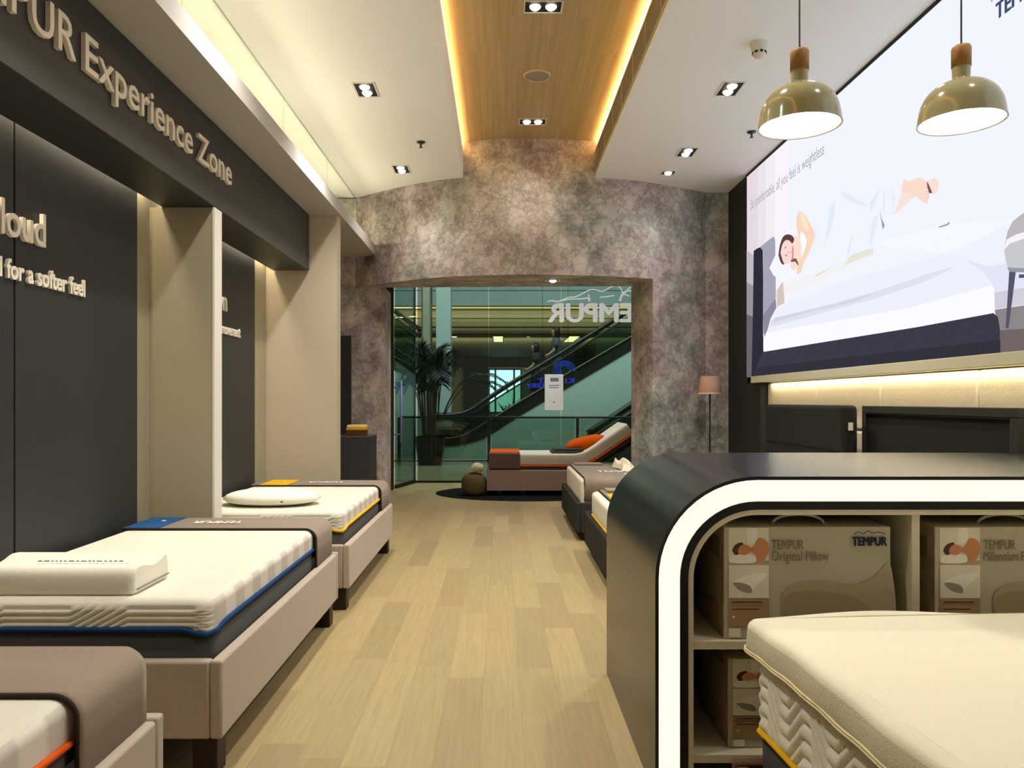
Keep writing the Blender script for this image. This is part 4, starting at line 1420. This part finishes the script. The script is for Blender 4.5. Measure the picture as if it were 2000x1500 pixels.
for x in (-.02, .35, 1.95):
    bm = bmesh.new()
    for yy in (12.2, 12.85):
        tube(bm, [(x, yy, .2), (x, yy, .05)], .018, 8)
        lathe(bm, [(0, .013), (.035, .02), (.035, .05), (0, .06)], x, yy, 14)
    obj('caster', bm, M('caster_grey', (130, 138, 132), 0.3, 0.5, metal=0.6), t)
# bent mattress
path = spline([(-.16, 0, 0), (.3, 0, .0), (.9, 0, .0), (1.25, 0, .01), (1.5, 0, .10), (1.8, 0, .30), (2.12, 0, .52)], 5)
def bent(z0, z1, y0, y1, x_lo=-9, r=.03):
    bm = bmesh.new()
    rings = []
    pp = [p for p in path if p.x >= x_lo]
    for i, p in enumerate(pp):
        d = (pp[min(i + 1, len(pp) - 1)] - pp[max(i - 1, 0)]).normalized()
        nn = Vector((-d.z, 0, d.x))
        base = Vector((p.x, 0, p.z + .405))
        sec = [(y0 + r * .3, z0), (y0, z0 + r * .5), (y0, z1 - r), (y0 + r * .3, z1 - r * .3), (y0 + r, z1), (y1 - r, z1), (y1, z1 - r), (y1, z0)]
        rings.append([bm.verts.new(base + nn * z + Vector((0, y, 0))) for y, z in sec])
    for a, b_ in zip(rings[:-1], rings[1:]):
        for i in range(len(a)):
            j = (i + 1) % len(a)
            f = bm.faces.new((a[i], a[j], b_[j], b_[i])); f.smooth = True
    bm.faces.new(rings[0]); bm.faces.new(list(reversed(rings[-1])))
    bmesh.ops.recalc_face_normals(bm, faces=bm.faces[:])
    return bm
t = thing('mattress', 'bent mattress with raised back end and orange piping on the adjustable bed', 'mattress', (.95, 12.5, .405))
obj('cover', bent(.085, .255, 12.03, 13.0), M('cover_grey_white', (226, 219, 204), .9, .1), t)
obj('piping', bent(.062, .085, 12.018, 13.01), ORAN, t)
obj('base_band', bent(.0, .062, 12.03, 13.0), BANDG, t)
t = thing('bed_runner', 'taupe throw with orange top over the foot of the adjustable bed', 'bed runner', (.05, 12.5, .43))
obj('cloth', B(-.185, .305, 12.0, 13.03, .43, .676, bev=.02, seg=3), M('runner_mauve', (118, 98, 92), .9, .08, noise=(150, .06)), t)
obj('colour_label', B(-.17, .30, 12.03, 12.99, .676, .684), M('label_orange', (226, 92, 30), .8, .1), t)
t = thing('cushion', 'bright orange scatter cushion on the adjustable bed', 'cushion', (1.42, 12.45, .70))
obj('cushion_body', pillow_mesh(1.42, 12.5, .70, .70, .5, .22, 4.0, tilt=(-.22, 'Y')), M('cushion_orange', (224, 92, 10), .85, .1, bump=(14, .3)), t)
t = thing('folded_blanket', 'dark grey folded blanket beside the orange cushion', 'blanket', (1.05, 12.35, .662))
obj('fold', B(.80, 1.32, 12.12, 12.55, .661, .70, bev=.014), M('blanket_grey', (84, 82, 74), .9, .1), t)
obj('fold', B(.84, 1.30, 12.15, 12.53, .70, .735, bev=.014), MATS['blanket_grey'], t)
# pouf with a small rolled throw
t = thing('pouf', 'round brown knitted pouf on the black rug at the foot of the bed', 'pouf', (-.42, 12.1, .013))
bm = bmesh.new()
lathe(bm, [(0, .014), (.12, .016), (.17, .05), (.195, .12), (.20, .19), (.19, .27), (.155, .335), (.09, .358), (0, .362)], -.42, 12.1, 32)
obj('knitted_cover', bm, M('knit_brown', (112, 96, 66), .95, .05, noise=(60, .3), bump=(70, 1.0)), t)
bm = bmesh.new(); lathe(bm, [(0, .372), (.02, .37), (.022, .36)], -.42, 12.1, 12)
obj('button', bm, MATS['knit_brown'], t)
t = thing('rolled_throw', 'small cream rolled throw lying on top of the brown pouf', 'throw', (-.36, 12.1, .37))
bm = bmesh.new()
for k in range(3):
    tube(bm, spline([(-.46 + k * .005, 12.03 + k * .07, .40), (-.38, 12.03 + k * .07, .445 + .015 * (k % 2)), (-.28, 12.03 + k * .07, .43)], 5), [.042 + .022 * math.sin(PI * i / 10) for i in range(11)], 10)
obj('roll', bm, M('throw_cream', (214, 200, 160), .95, .05, noise=(30, .15), bump=(80, .6)), t)
bm = bmesh.new(); tube(bm, [(-.37 + .0, 12.0 + .01 * math.cos(a), .44 + .03 * math.sin(a)) for a in (0, .8, 1.6, 2.4)], .01, 6)
obj('tie', bm, M('throw_tie', (236, 228, 204), .9, .1), t)

# ------------------------------------------------------------------ glass shop front
SHG = GLASS('shop_glass', (196, 208, 202), 0.025)
gx = [-1.52, -0.22, 1.1, 2.45, 3.05]
for i, (a, b_) in enumerate(zip(gx[:-1], gx[1:])):
    struct('window_%d' % (i + 10), B(a + .003, b_ - .003, 14.0, 14.015, 0.03, CZ), SHG)
struct('trim_20', B(-1.6, 3.05, 13.985, 14.03, 0, .035), BLACK, 'dark floor track of the glass front')
struct('trim_21', B(-1.945, -1.80, 12.86, 12.96, 0, 4.2), BRASS, 'bronze door post at the stone column')
struct('trim_22', B(-1.585, -1.555, 13.97, 14.05, 0, CZ), MATS['black_matte'], 'bronze post of the glass front')
struct('window_9', B(-2.6, -1.95, 12.9, 12.915, 0.03, CZ), SHG)
d = bpy.data.objects.new('door_1', None); COL.objects.link(d); d.location = (-1.55, 13.95, 0)
tag(d, 'glass door leaf standing ajar by the bronze post', 'door', kind='structure')
bm = bmesh.new()
A, Bp = Vector((-1.55, 13.93, 0)), Vector((-1.79, 13.02, 0))
nrm = Vector((-(Bp - A).y, (Bp - A).x, 0)).normalized() * .006
prism(bm, [A + nrm, Bp + nrm, Bp - nrm, A - nrm], (0, 0, 4.15))
bmesh.ops.translate(bm, verts=bm.verts, vec=(0, 0, .02))
obj('glass_leaf', bm, SHG, d)
bm = bmesh.new()
prism(bm, [A + nrm * 2, Bp + nrm * 2, Bp - nrm * 2, A - nrm * 2], (0, 0, .06))
bmesh.ops.translate(bm, verts=bm.verts, vec=(0, 0, .005))
obj('bottom_rail', bm, BLACK, d)
HB = M('handle_blue_steel', (160, 172, 245), 0.4, 0.5)
for off in (-.085, .085):
    bm = bmesh.new()
    q = Bp + (A - Bp) * .06 + nrm.normalized() * off
    tube(bm, [(q.x, q.y, .78), (q.x, q.y, 1.84)], .017, 10)
    obj('handle', bm, HB, d)
bm = bmesh.new()
q = Bp + (A - Bp) * .06
for z in (1.72, .92):
    tube(bm, [q + nrm.normalized() * -.085 + Vector((0, 0, z)), q + nrm.normalized() * .085 + Vector((0, 0, z))], .012, 8)
obj('handle_bracket', bm, HB, d)
# mirrored shop name with the line figure, fixed on the glass facing out
LW = M('sign_white', (226, 230, 228), 0.4, 0.3, emit=0.45)  # weak glow put into the material so letters and drawing show brighter
t = thing('shop_name_letters', 'white shop name in reversed letters with a line drawing on the glass front', 'sign', (1.8, 13.95, 2.9))
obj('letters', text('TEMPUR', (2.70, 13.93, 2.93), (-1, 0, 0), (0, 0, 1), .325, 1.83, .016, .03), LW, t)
bm = bmesh.new()
F = lambda x, y: tuple(P(900 + x * .18, 530 + y * .18, 13.95))
for ln in ([(940, 330), (985, 318), (1060, 325), (1160, 285), (1260, 270), (1390, 205), (1460, 200), (1540, 215), (1640, 165), (1700, 155), (1740, 190), (1770, 240), (1830, 180), (1900, 150)],
           [(1080, 320), (1200, 300), (1300, 298), (1390, 290), (1400, 315)], [(1388, 250), (1390, 325)], [(1510, 280), (1580, 275), (1665, 262)], [(1830, 270), (1770, 250), (1740, 290), (1735, 320)], [(1720, 320), (1760, 230), (1830, 210), (1900, 230)]):
    tube(bm, spline([F(*q) for q in ln], 4), .011, 6)
obj('line_drawing', bm, LW, t)
# poster on the glass
t = thing('paper_poster', 'white paper notice stuck on the glass front below the shop name', 'poster', P(1082, 802, 13.98))
p0, p1 = P(1064, 801, 13.98), P(1100, 731, 13.98)
obj('sheet', B(p0.x, p1.x, 13.978, 13.984, p0.z, p1.z), M('paper', (226, 230, 226), .7, .2, emit=.08), t)  # the sheet is no lamp; a faint glow is put into its material
bm = bmesh.new()
for a, b_, c, d2 in ((.30, .75, .80, .90), (.2, .8, .68, .70), (.25, .75, .62, .64), (.46, .54, .2, .24)):
    box(bm, p0.x + (p1.x - p0.x) * a, p0.x + (p1.x - p0.x) * b_, 13.975, 13.978, p0.z + (p1.z - p0.z) * c, p0.z + (p1.z - p0.z) * d2)
obj('print', bm, M('paper_print', (130, 128, 150), .7, .2), t)

# ------------------------------------------------------------------ the mall outside
MF = M('mall_tile', (126, 118, 94), 0.18, 0.5, noise=(4, .08))
struct('floor_mall', B(-10, 13, 14.0, 42, -.12, 0.0), MF)
MW = M('mall_cladding', (176, 186, 182), 0.5, 0.3)
MWW = M('mall_white', (160, 168, 168), 0.7, 0.2)
MB_ = M('mall_brown', (118, 108, 80), 0.6, 0.25)
MD = M('mall_dark', (34, 34, 28), 0.6, 0.25)
struct('wall_mall_back', B(-10, 13, 41.5, 42, 0, 9), MB_)
struct('wall_mall_left', B(-10.2, -10, 14, 42, 0, 9), MB_)  # unseen side walls and mall ceiling enclose the mall against world light
struct('wall_mall_right', B(13, 13.2, 14, 42, 0, 9), MWW)
bm = bmesh.new()
box(bm, -10, 13, 14.1, 14.3, 4.35, 9)
box(bm, -10, -2.75, 13.9, 14.1, 0, 4.6)
box(bm, 3.2, 13, 13.9, 14.1, 0, 4.6)
struct('wall_mall_light_block', bm, MWW)  # unseen wall added to stop world light leaking into the mall
struct('ceiling_mall', B(-10, 13, 14.0, 42, 8.9, 9.1), MWW)
# upper floor edge: pale fascia, lit cove, slatted bulkhead, low ceiling
bm = bmesh.new()
for z0, z1 in ((4.46, 4.92), (4.94, 5.4), (5.42, 6.6)):
    box(bm, -10, 13, 24.0, 24.3, z0, z1)
struct('trim_30', bm, MWW, 'pale upper floor edge across the mall')
bm = bmesh.new()
for k in range(6):
    z = 3.85 + k * .145
    box(bm, -10, 13, 26.0 - .02 * (k % 2), 26.3, z, z + .135)
struct('trim_31', bm, M('mall_slats', (112, 106, 86), .6, .25), 'brown slatted bulkhead under the upper floor edge')
struct('ceiling_mall_low', B(-10, 13, 26.0, 41.5, 3.78, 3.86), M('mall_low_ceiling', (86, 80, 58), .7, .2))
struct('trim_32', B(-10, 13, 24.3, 26.4, 4.72, 4.8), MWW)
tag(obj('cove_strip_light', B(-9, 12, 25.85, 25.93, 4.6, 4.70), EM('cove_glow', (255, 226, 130), 1.6)), 'long warm strip light along the slatted bulkhead across the mall', 'strip light')
light('AREA', 'cove_glow_light', (1.5, 25.7, 4.6), 430, (1.0, .88, .60), (0, 0, 0), 21.0, .1)
light('AREA', 'mall_fill_light', (0.5, 16.4, 8.3), 2100, (.86, 1.0, .96), (0.25, 0, 0), 12.0, 3.0)  # fill lamp without a fixture, added to brighten the near side of the mall
light('AREA', 'mall_fill_light', (1.0, 28.0, 2.6), 1300, (1.0, .92, .66), (PI / 2 + .25, 0, 0), 14.0, .4)  # fill lamp without a fixture, added to brighten the far back wall
for px, lab in ((973, 'slanting square ceiling light across the mall near the bright window'), (1117, 'slanting square ceiling light across the mall, behind the escalator riders')):
    c = P(px, 657, 28.2)
    bm = B(c.x - .17, c.x + .17, 27.2, 29.6, 3.755, 3.78)
    t = thing('ceiling_light', lab, 'ceiling light', (c.x, 28.4, 3.75), 'mall ceiling lights')
    obj('diffuser', bm, EM('mall_panel', (255, 238, 170), 3.0), t)
    obj('frame', B(c.x - .20, c.x + .20, 27.15, 29.65, 3.765, 3.785), MD, t)
c = P(887, 652, 27.5)
t = thing('spot_light', 'small round ceiling light left of the square lights across the mall', 'ceiling light', (c.x, 27.5, 3.75), 'mall ceiling lights')
bm = bmesh.new(); lathe(bm, [(0, 3.76), (.1, 3.762), (.1, 3.78)], c.x, 27.5, 18)
obj('diffuser', bm, EM('mall_spot', (255, 255, 245), 3.0), t)
# columns
struct('wall_column_mall', B(P(841, 0, 19.0).x, P(872, 0, 19.0).x, 20.6, 21.1, 0, 8.9), MWW, 'white mall column behind the potted palm')
bm = B(P(823, 0, 20.4).x, P(841, 0, 20.4).x, 20.4, 20.9, 0, 4.9)
struct('wall_column_brown', bm, M('mall_bronze', (92, 78, 46), .5, .3))
struct('wall_column_pale', B(P(808, 0, 17.0).x, P(822, 0, 17.0).x, 19.0, 19.4, 0, 8.9), M('mall_beige', (140, 137, 122), .7, .2))
# far window and dark shop
p0, p1 = P(955, 806, 41.3), P(1018, 721, 41.3)
fw = bpy.data.objects.new('window_30', None); COL.objects.link(fw); fw.location = (p0.x, 41.3, p0.z); fw['kind'] = 'structure'
obj('pane', B(p0.x, p1.x, 41.3, 41.35, p0.z, p1.z), EM('daylight', (200, 244, 250), 3.2), fw)
bm = bmesh.new()
for f in (0, .2, .78, 1):
    x = p0.x + (p1.x - p0.x) * f
    box(bm, x - .05, x + .05, 41.2, 41.3, p0.z, p1.z)
for z in (p0.z, p1.z):
    box(bm, p0.x, p1.x, 41.2, 41.3, z - .05, z + .05)
obj('frame', bm, M('window_frame_teal', (40, 70, 80), .5, .3), fw)
q0, q1 = P(905, 838, 41.2), P(954, 716, 41.2)
struct('door_2', B(q0.x, q1.x, 41.1, 41.45, 0, q1.z), MD)
struct('trim_33', B(p0.x - 3, p1.x + 6, 41.0, 41.45, p1.z + .1, p1.z + .6), MD)
# shrubs by the window
for k, (px, lab) in enumerate(((985, 'low dark plant on the sill of the bright far window'), (1004, 'taller dark plant on the sill of the bright far window'))):
    c = P(px, 802, 40.6)
    bm = bmesh.new()
    for j in range(14):
        a = random.uniform(0, 2 * PI)
        e = (c.x + .35 * math.cos(a), 40.6 + .2 * math.sin(a), c.z + random.uniform(.2, .5 + .2 * k))
        tube(bm, [(c.x, 40.6, c.z - .1), e], [.03, .012], 5)
    t = thing('sill_plant', lab, 'plant', (c.x, 40.6, 0), 'plants at the far window')
    obj('leaves', bm, M('sill_leaf', (20, 60, 60), .7, .2), t)
    obj('planter', B(c.x - .2, c.x + .2, 40.45, 40.75, 0, c.z - .05), MD, t)

# escalators
RUB = M('handrail_black', (14, 14, 13), .35, .5)
TRUSS = M('truss_dark', (44, 46, 38), .3, .5, metal=.5)
BALG = GLASS('balustrade_glass', (214, 226, 216), .03)
SILL = M('skirt_bronze', (84, 78, 54), .3, .5, metal=.7)
def escalator(name, label, hand, hand2, top, bottom, y0, y1, ground=True, clad=True):
    """hand/top/bottom: pixel polylines of handrail, skirt and underside read at depth y0"""
    t = thing(name, label, 'escalator', P(bottom[0][0], bottom[0][1], y0), 'mall escalators')
    w3 = lambda pts: [P(a, b_, y0) for a, b_ in pts]
    H, T, Bo = spline(w3(hand), 4), spline(w3(top), 4), spline(w3(bottom), 4)
    for dy, tagn in ((0.06, 'near'), (y1 - y0 - .06, 'far')):
        bm = bmesh.new()
        tube(bm, [p + Vector((0, dy, 0)) for p in H], .055, 8)
        obj('handrail', bm, RUB, t)
        bm = bmesh.new()
        H2 = spline(w3(hand2), 4)
        tube(bm, [p + Vector((0, dy, 0)) for p in H2], .022, 6)
        obj('rail_profile', bm, RUB, t)
        bm = bmesh.new()
        prism(bm, [p + Vector((0, dy - .006, 0)) for p in H2] + [p + Vector((0, dy - .006, 0)) for p in reversed(T)], (0, .012, 0))
        obj('glass_balustrade', bm, BALG, t)
    bm = bmesh.new()
    prism(bm, T + list(reversed(Bo)), (0, y1 - y0, 0))
    obj('truss', bm, TRUSS, t)
    bm = bmesh.new()
    tube(bm, [p + Vector((0, -.01, .0)) for p in T], .03, 6)
    obj('skirt_edge', bm, SILL, t)
    if clad:
        bm = bmesh.new()
        prism(bm, Bo + [Vector((Bo[-1].x, y0, 0.0)), Vector((Bo[0].x, y0, 0.0))], (0, y1 - y0, 0))
        bmesh.ops.translate(bm, verts=bm.verts, vec=(0, .02, -.005))
        obj('side_cladding', bm, MW, t)
    return t
hand = [(842, 811), (875, 811), (905, 807), (928, 796), (950, 780), (1010, 741), (1100, 687), (1229, 606), (1400, 498)]
hand2 = [(842, 819), (878, 818), (908, 813), (932, 803), (955, 788), (1012, 752), (1102, 698), (1229, 618), (1400, 511)]
top = [(835, 858), (866, 857), (890, 855), (915, 846), (945, 828), (1020, 782), (1100, 735), (1229, 660), (1400, 560)]
bot = [(835, 868), (866, 870), (892, 869), (925, 862), (956, 849), (1022, 807), (1100, 762), (1232, 684), (1400, 584)]
escalator('escalator', 'long escalator with dark handrails rising to the right, two riders on it', hand, hand2, top, bot, 19.3, 20.4)
# second, rising the other way behind the column
hm = [(816, 640), (790, 622), (768, 605), (700, 560)]
hm2 = [(816, 652), (790, 634), (768, 617), (700, 572)]
tm_ = [(816, 722), (790, 707), (765, 694), (700, 655)]
bmn = [(816, 744), (790, 731), (765, 720), (700, 684)]
escalator('escalator', 'escalator rising to the left behind the glass door leaf', hm, hm2, tm_, bmn, 21.6, 22.6)
hr = [(1150, 846), (1200, 813), (1236, 789), (1330, 727)]
hr2 = [(1150, 852), (1200, 819), (1236, 795), (1330, 733)]
tr_ = [(1150, 858), (1200, 826), (1236, 803), (1330, 741)]
br_ = [(1150, 901), (1200, 900), (1236, 860), (1330, 798)]
escalator('escalator', 'dark lower escalator edge behind the raised back of the bed', hr, hr2, tr_, br_, 18.75, 19.2, clad=False)
# cladding joints
struct('trim_34', B(P(690, 0, 18.9).x, P(1400, 0, 18.9).x, 18.98, 19.02, 0, .02), MD)

# balustrade rail in front of the void
t = thing('balustrade', 'low glass balustrade with a thin dark rail across the mall', 'balustrade', (0, 18.5, 0))
bm = bmesh.new(); tube(bm, [(-2.4, 18.5, 1.09), (6, 18.5, 1.09)], .03, 8)
obj('top_rail', bm, M('rail_dark', (30, 34, 30), .4, .4), t)
for px in (780, 955, 1128, 1290):
    x = P(px, 0, 18.5).x
    obj('post', B(x - .04, x + .04, 18.46, 18.54, 0, 1.09, bev=.006), MATS['rail_dark'], t)
xs_ = [P(px, 0, 18.5).x for px in (780, 955, 1128, 1290)]
for a, b_ in zip(xs_[:-1], xs_[1:]):
    obj('glass_panel', B(a + .06, b_ - .06, 18.495, 18.505, .08, 1.05), BALG, t)

# potted palm
PX, PY = P(841, 0, 17.9).x, 17.9
t = thing('potted_palm', 'tall dark palm in a black square tapered pot outside the glass front', 'potted plant', (PX, PY, 0))
bm = bmesh.new()
v0 = [(PX + sx * .25, PY + sy * .25, 0) for sx, sy in ((-1, -1), (1, -1), (1, 1), (-1, 1))]
v1 = [(PX + sx * .34, PY + sy * .34, .66) for sx, sy in ((-1, -1), (1, -1), (1, 1), (-1, 1))]
a = [bm.verts.new(p) for p in v0]; b_ = [bm.verts.new(p) for p in v1]
c_ = [bm.verts.new((p[0] * .94 + PX * .06, p[1] * .94 + PY * .06, .66)) for p in v1]
d_ = [bm.verts.new((v.co.x, v.co.y, .60)) for v in c_]
bm.faces.new(list(reversed(a)))
for i in range(4):
    j = (i + 1) % 4
    bm.faces.new((a[i], a[j], b_[j], b_[i])); bm.faces.new((b_[i], b_[j], c_[j], c_[i])); bm.faces.new((c_[i], c_[j], d_[j], d_[i]))
obj('pot', bm, M('pot_black', (18, 18, 18), .35, .4), t)
obj('soil', B(PX - .31, PX + .31, PY - .31, PY + .31, .56, .60), M('soil', (40, 30, 22), .95, .05), t)
LEAF = M('palm_leaf', (20, 32, 18), .5, .3, noise=(5, .3))
STEMM = M('palm_stem', (66, 66, 44), .6, .2)
random.seed(11)
for k in range(26):
    ang = k * 2.4 + random.uniform(-.3, .3)
    if k in (3, 8, 13):
        ang = random.uniform(-.4, .4)
    lean = random.uniform(.12, .55) if k % 3 else random.uniform(.05, .2)
    hh = random.uniform(1.3, 2.2)
    bx, by = PX + .16 * math.cos(ang), PY + .12 * math.sin(ang)
    if k in (3, 8, 13):
        lean = random.uniform(.8, 1.15); hh = random.uniform(1.2, 1.6)
    dirx, diry = math.cos(ang), math.sin(ang) * .6
    base = Vector((bx, by, .6))
    pts = spline([base, base + Vector((dirx * lean * .25, diry * lean * .25, hh * .55)), base + Vector((dirx * lean * .65, diry * lean * .65, hh * .92)), base + Vector((dirx * lean * 1.15, diry * lean * 1.15, hh * .98)), base + Vector((dirx * lean * 1.55, diry * lean * 1.55, hh * .86))], 6)
    bm = bmesh.new()
    tube(bm, pts, [.016 - .012 * i / len(pts) for i in range(len(pts))], 5)
    st = obj('stem', bm, STEMM, t)
    bm = bmesh.new()
    m0 = int(len(pts) * .42)
    for i in range(m0, len(pts) - 1):
        for sub in (0, .33, .66):
            p = pts[i].lerp(pts[i + 1], sub)
            dd = (pts[i + 1] - pts[i]).normalized()
            sd = dd.cross(Vector((0, 0, 1)))
            if sd.length < .1:
                sd = Vector((-diry, dirx, 0))
            sd.normalize()
            f = (i - m0) / max(1, len(pts) - 1 - m0)
            ln = .42 * (.6 + math.sin(PI * min(1, f + .15)) * .6)
            for s in (-1, 1):
                tip = p + sd * s * ln * .8 + dd * ln * .6 + Vector((0, 0, -.12 * random.random() + .04))
                mid = p + (tip - p) * .45 + Vector((0, 0, .035))
                wv = dd * .017
                vs = [bm.verts.new(q) for q in (p, mid - wv, tip, mid + wv)]
                bm.faces.new(vs)
    obj('leaflets', bm, LEAF, st)

# blue sign in the mall, seen from behind
t = thing('blue_sign', 'glowing blue sign with reversed letters hanging in the mall', 'sign', P(1090, 756, 16.5))
BLUEE = EM('sign_blue', (70, 80, 255), 1.1)
YS = 16.5
p = P(1122, 748, YS)
obj('letters', text('K11 ART', (p.x, YS, p.z), (-1, 0, 0), (0, 0, 1), .10, (1122 - 1050) * YS / 1500, .004, .015), BLUEE, t)
p = P(1094, 757, YS)
obj('letters', text('GALLERY', (p.x, YS, p.z), (-1, 0, 0), (0, 0, 1), .085, (1094 - 1027) * YS / 1500, .004, .015), BLUEE, t)
bm = bmesh.new()
for k in range(4):
    rr = .20 - k * .04
    c = P(1102, 720, YS)
    tube(bm, [(c.x + rr * 1.15 * math.cos(a_), YS, c.z + rr * .8 * math.sin(a_)) for a_ in [i * PI / 14 - .4 for i in range(22)]], .014, 6)
obj('emblem', bm, EM('sign_blue_deep', (40, 90, 220), .8), t)
bm = bmesh.new()
for px in (1060, 1110):
    q = P(px, 742, YS)
    tube(bm, [(q.x, YS + .03, q.z), (q.x, YS + .03, 8.9)], .004, 5)
obj('hanging_wire', bm, RUB, t)

# people on the escalator
def skin_mesh(verts, edges, radii, lv=2):
    me = bpy.data.meshes.new('body')
    me.from_pydata(verts, edges, [])
    o = bpy.data.objects.new('body', me)
    COL.objects.link(o)
    md = o.modifiers.new('s', 'SKIN')
    for i, r in enumerate(radii):
        r = r if isinstance(r, tuple) else (r, r)
        me.skin_vertices[0].data[i].radius = r
    me.skin_vertices[0].data[0].use_root = True
    sd = o.modifiers.new('d', 'SUBSURF')
    sd.levels = lv
    dg = bpy.context.evaluated_depsgraph_get()
    dg.update()
    out = bpy.data.meshes.new_from_object(o.evaluated_get(dg))
    bpy.data.objects.remove(o)
    bm = bmesh.new()
    bm.from_mesh(out)
    bpy.data.meshes.remove(out)
    for f in bm.faces:
        f.smooth = True
    return bm
def person(x, y, zf, s, label, hair_len, arm_rail, skirt, tone):
    t = thing('person', label, 'person', (x, y, zf), 'people riding the escalator')
    SKIN = M('skin_dim', (150, 116, 96), .6, .2)
    CL = M('dress_' + tone, {'dark': (44, 42, 46), 'grey': (70, 70, 80)}[tone], .85, .1)
    HR = M('hair_black', (18, 16, 15), .5, .3)
    # facing left (down the escalator): forward is -x
    f = -1
    V = lambda a, b_, c: (x + f * a * s, y + b_ * s, zf + c * s)
    verts = [V(0, 0, .93), V(-.01, 0, 1.06), V(.0, 0, 1.22), V(.01, 0, 1.36), V(.02, 0, 1.44), V(.04, 0, 1.52), V(.05, 0, 1.60), V(.04, 0, 1.67),
             V(0, .09, .86), V(.03, .09, .50), V(0, .09, .09), V(.13, .09, .03), V(-.02, -.09, .86), V(-.01, -.09, .50), V(-.05, -.09, .09), V(.08, -.09, .03),
             V(.01, .17, 1.37), V(.04, .2, 1.12), V(.20, .2, 1.00), V(.28, .2, .99),
             V(.01, -.17, 1.37), V(.05 if not arm_rail else .08, -.2, 1.12), V(.22, -.22, 1.02), V(.30, -.22, 1.0)]
    edges = [(0, 1), (1, 2), (2, 3), (3, 4), (4, 5), (5, 6), (6, 7), (0, 8), (8, 9), (9, 10), (10, 11), (0, 12), (12, 13), (13, 14), (14, 15), (3, 16), (16, 17), (17, 18), (18, 19), (3, 20), (20, 21), (21, 22), (22, 23)]
    k = s
    rad = [(.13 * k, .10 * k), (.11 * k, .09 * k), (.13 * k, .10 * k), (.12 * k, .08 * k), .05 * k, .075 * k, .095 * k, .07 * k, .085 * k, .055 * k, .04 * k, .03 * k, .085 * k, .055 * k, .04 * k, .03 * k, .05 * k, .038 * k, .03 * k, .025 * k, .05 * k, .038 * k, .03 * k, .025 * k]
    obj('body', skin_mesh(verts, edges, rad), SKIN, t)
    bm = bmesh.new()
    prof = [(.105, .78 if not skirt else .45), (.17 if skirt else .15, .78 if not skirt else .45), (.155, .85), (.125, 1.06), (.15, 1.25), (.16, 1.36), (.09, 1.45), (.05, 1.46)]
    lathe(bm, [(r * s, zf + z * s) for r, z in prof], 0, 0, 24)
    bmesh.ops.scale(bm, verts=bm.verts, vec=(.85, 1.15, 1))
    bmesh.ops.translate(bm, verts=bm.verts, vec=(x, y, 0))
    for sy in (-1, 1):
        tube(bm, [V(.01, sy * .15, 1.40), V(.02, sy * .19, 1.30), V(.04, sy * .2, 1.20)], [.055 * s, .06 * s, .055 * s], 10)
    obj('dress' if skirt else 'shirt', bm, CL, t)
    if not skirt:
        bm = bmesh.new()
        for sy, dx in ((.09, 0), (-.09, -.03)):
            tube(bm, [V(dx * .3, sy, .90), V(.02 + dx, sy, .5), V(dx, sy, .1)], [.10 * s, .075 * s, .055 * s], 12)
        obj('trousers', bm, M('trousers_dark', (30, 30, 34), .85, .1), t)
    bm = bmesh.new()
    hc = Vector(V(.025, 0, 1.615))
    n1 = 20
    prof = [(0, .115), (.06, .10), (.095, .06), (.108, .0), (.10, -.06), (.09, -hair_len * .7), (.06, -hair_len)]
    lathe(bm, [(r * s, hc.z + z * s) for r, z in prof], hc.x + .02 * s, hc.y, n1)
    # open the hair over the face
    dele = [fc for fc in bm.faces if fc.calc_center_median().x < hc.x - .035 * s and fc.calc_center_median().z < hc.z + .045 * s]
    bmesh.ops.delete(bm, geom=dele, context='FACES')
    obj('hair', bm, HR, t)
    bm = bmesh.new()
    lathe(bm, [(0, hc.z - .03 * s), (.012 * s, hc.z - .026 * s), (.004 * s, hc.z + .01 * s)], hc.x - .118 * s, hc.y, 8)
    obj('nose', bm, SKIN, t)
    for sy in (-.035, .035):
        bm = bmesh.new()
        lathe(bm, [(0, hc.z - .008 * s), (.010 * s, hc.z), (0, hc.z + .008 * s)], hc.x - .105 * s, hc.y + sy * s, 8)
        obj('eye', bm, HR, t)
    obj('mouth', B(hc.x - .104 * s, hc.x - .092 * s, hc.y - .025 * s, hc.y + .025 * s, hc.z - .062 * s, hc.z - .054 * s), M('lips', (120, 60, 56), .6, .2), t)
    return t
YP = 19.85
p = P(1047, 798, YP); person(p.x, YP, p.z, .99, 'person in a dark dress standing lower on the escalator, shoulder length hair', .17, True, True, 'dark')
p = P(1087, 774, YP); person(p.x, YP, p.z, 1.04, 'person in a grey top standing higher on the escalator, hand on the rail', .20, True, False, 'grey')
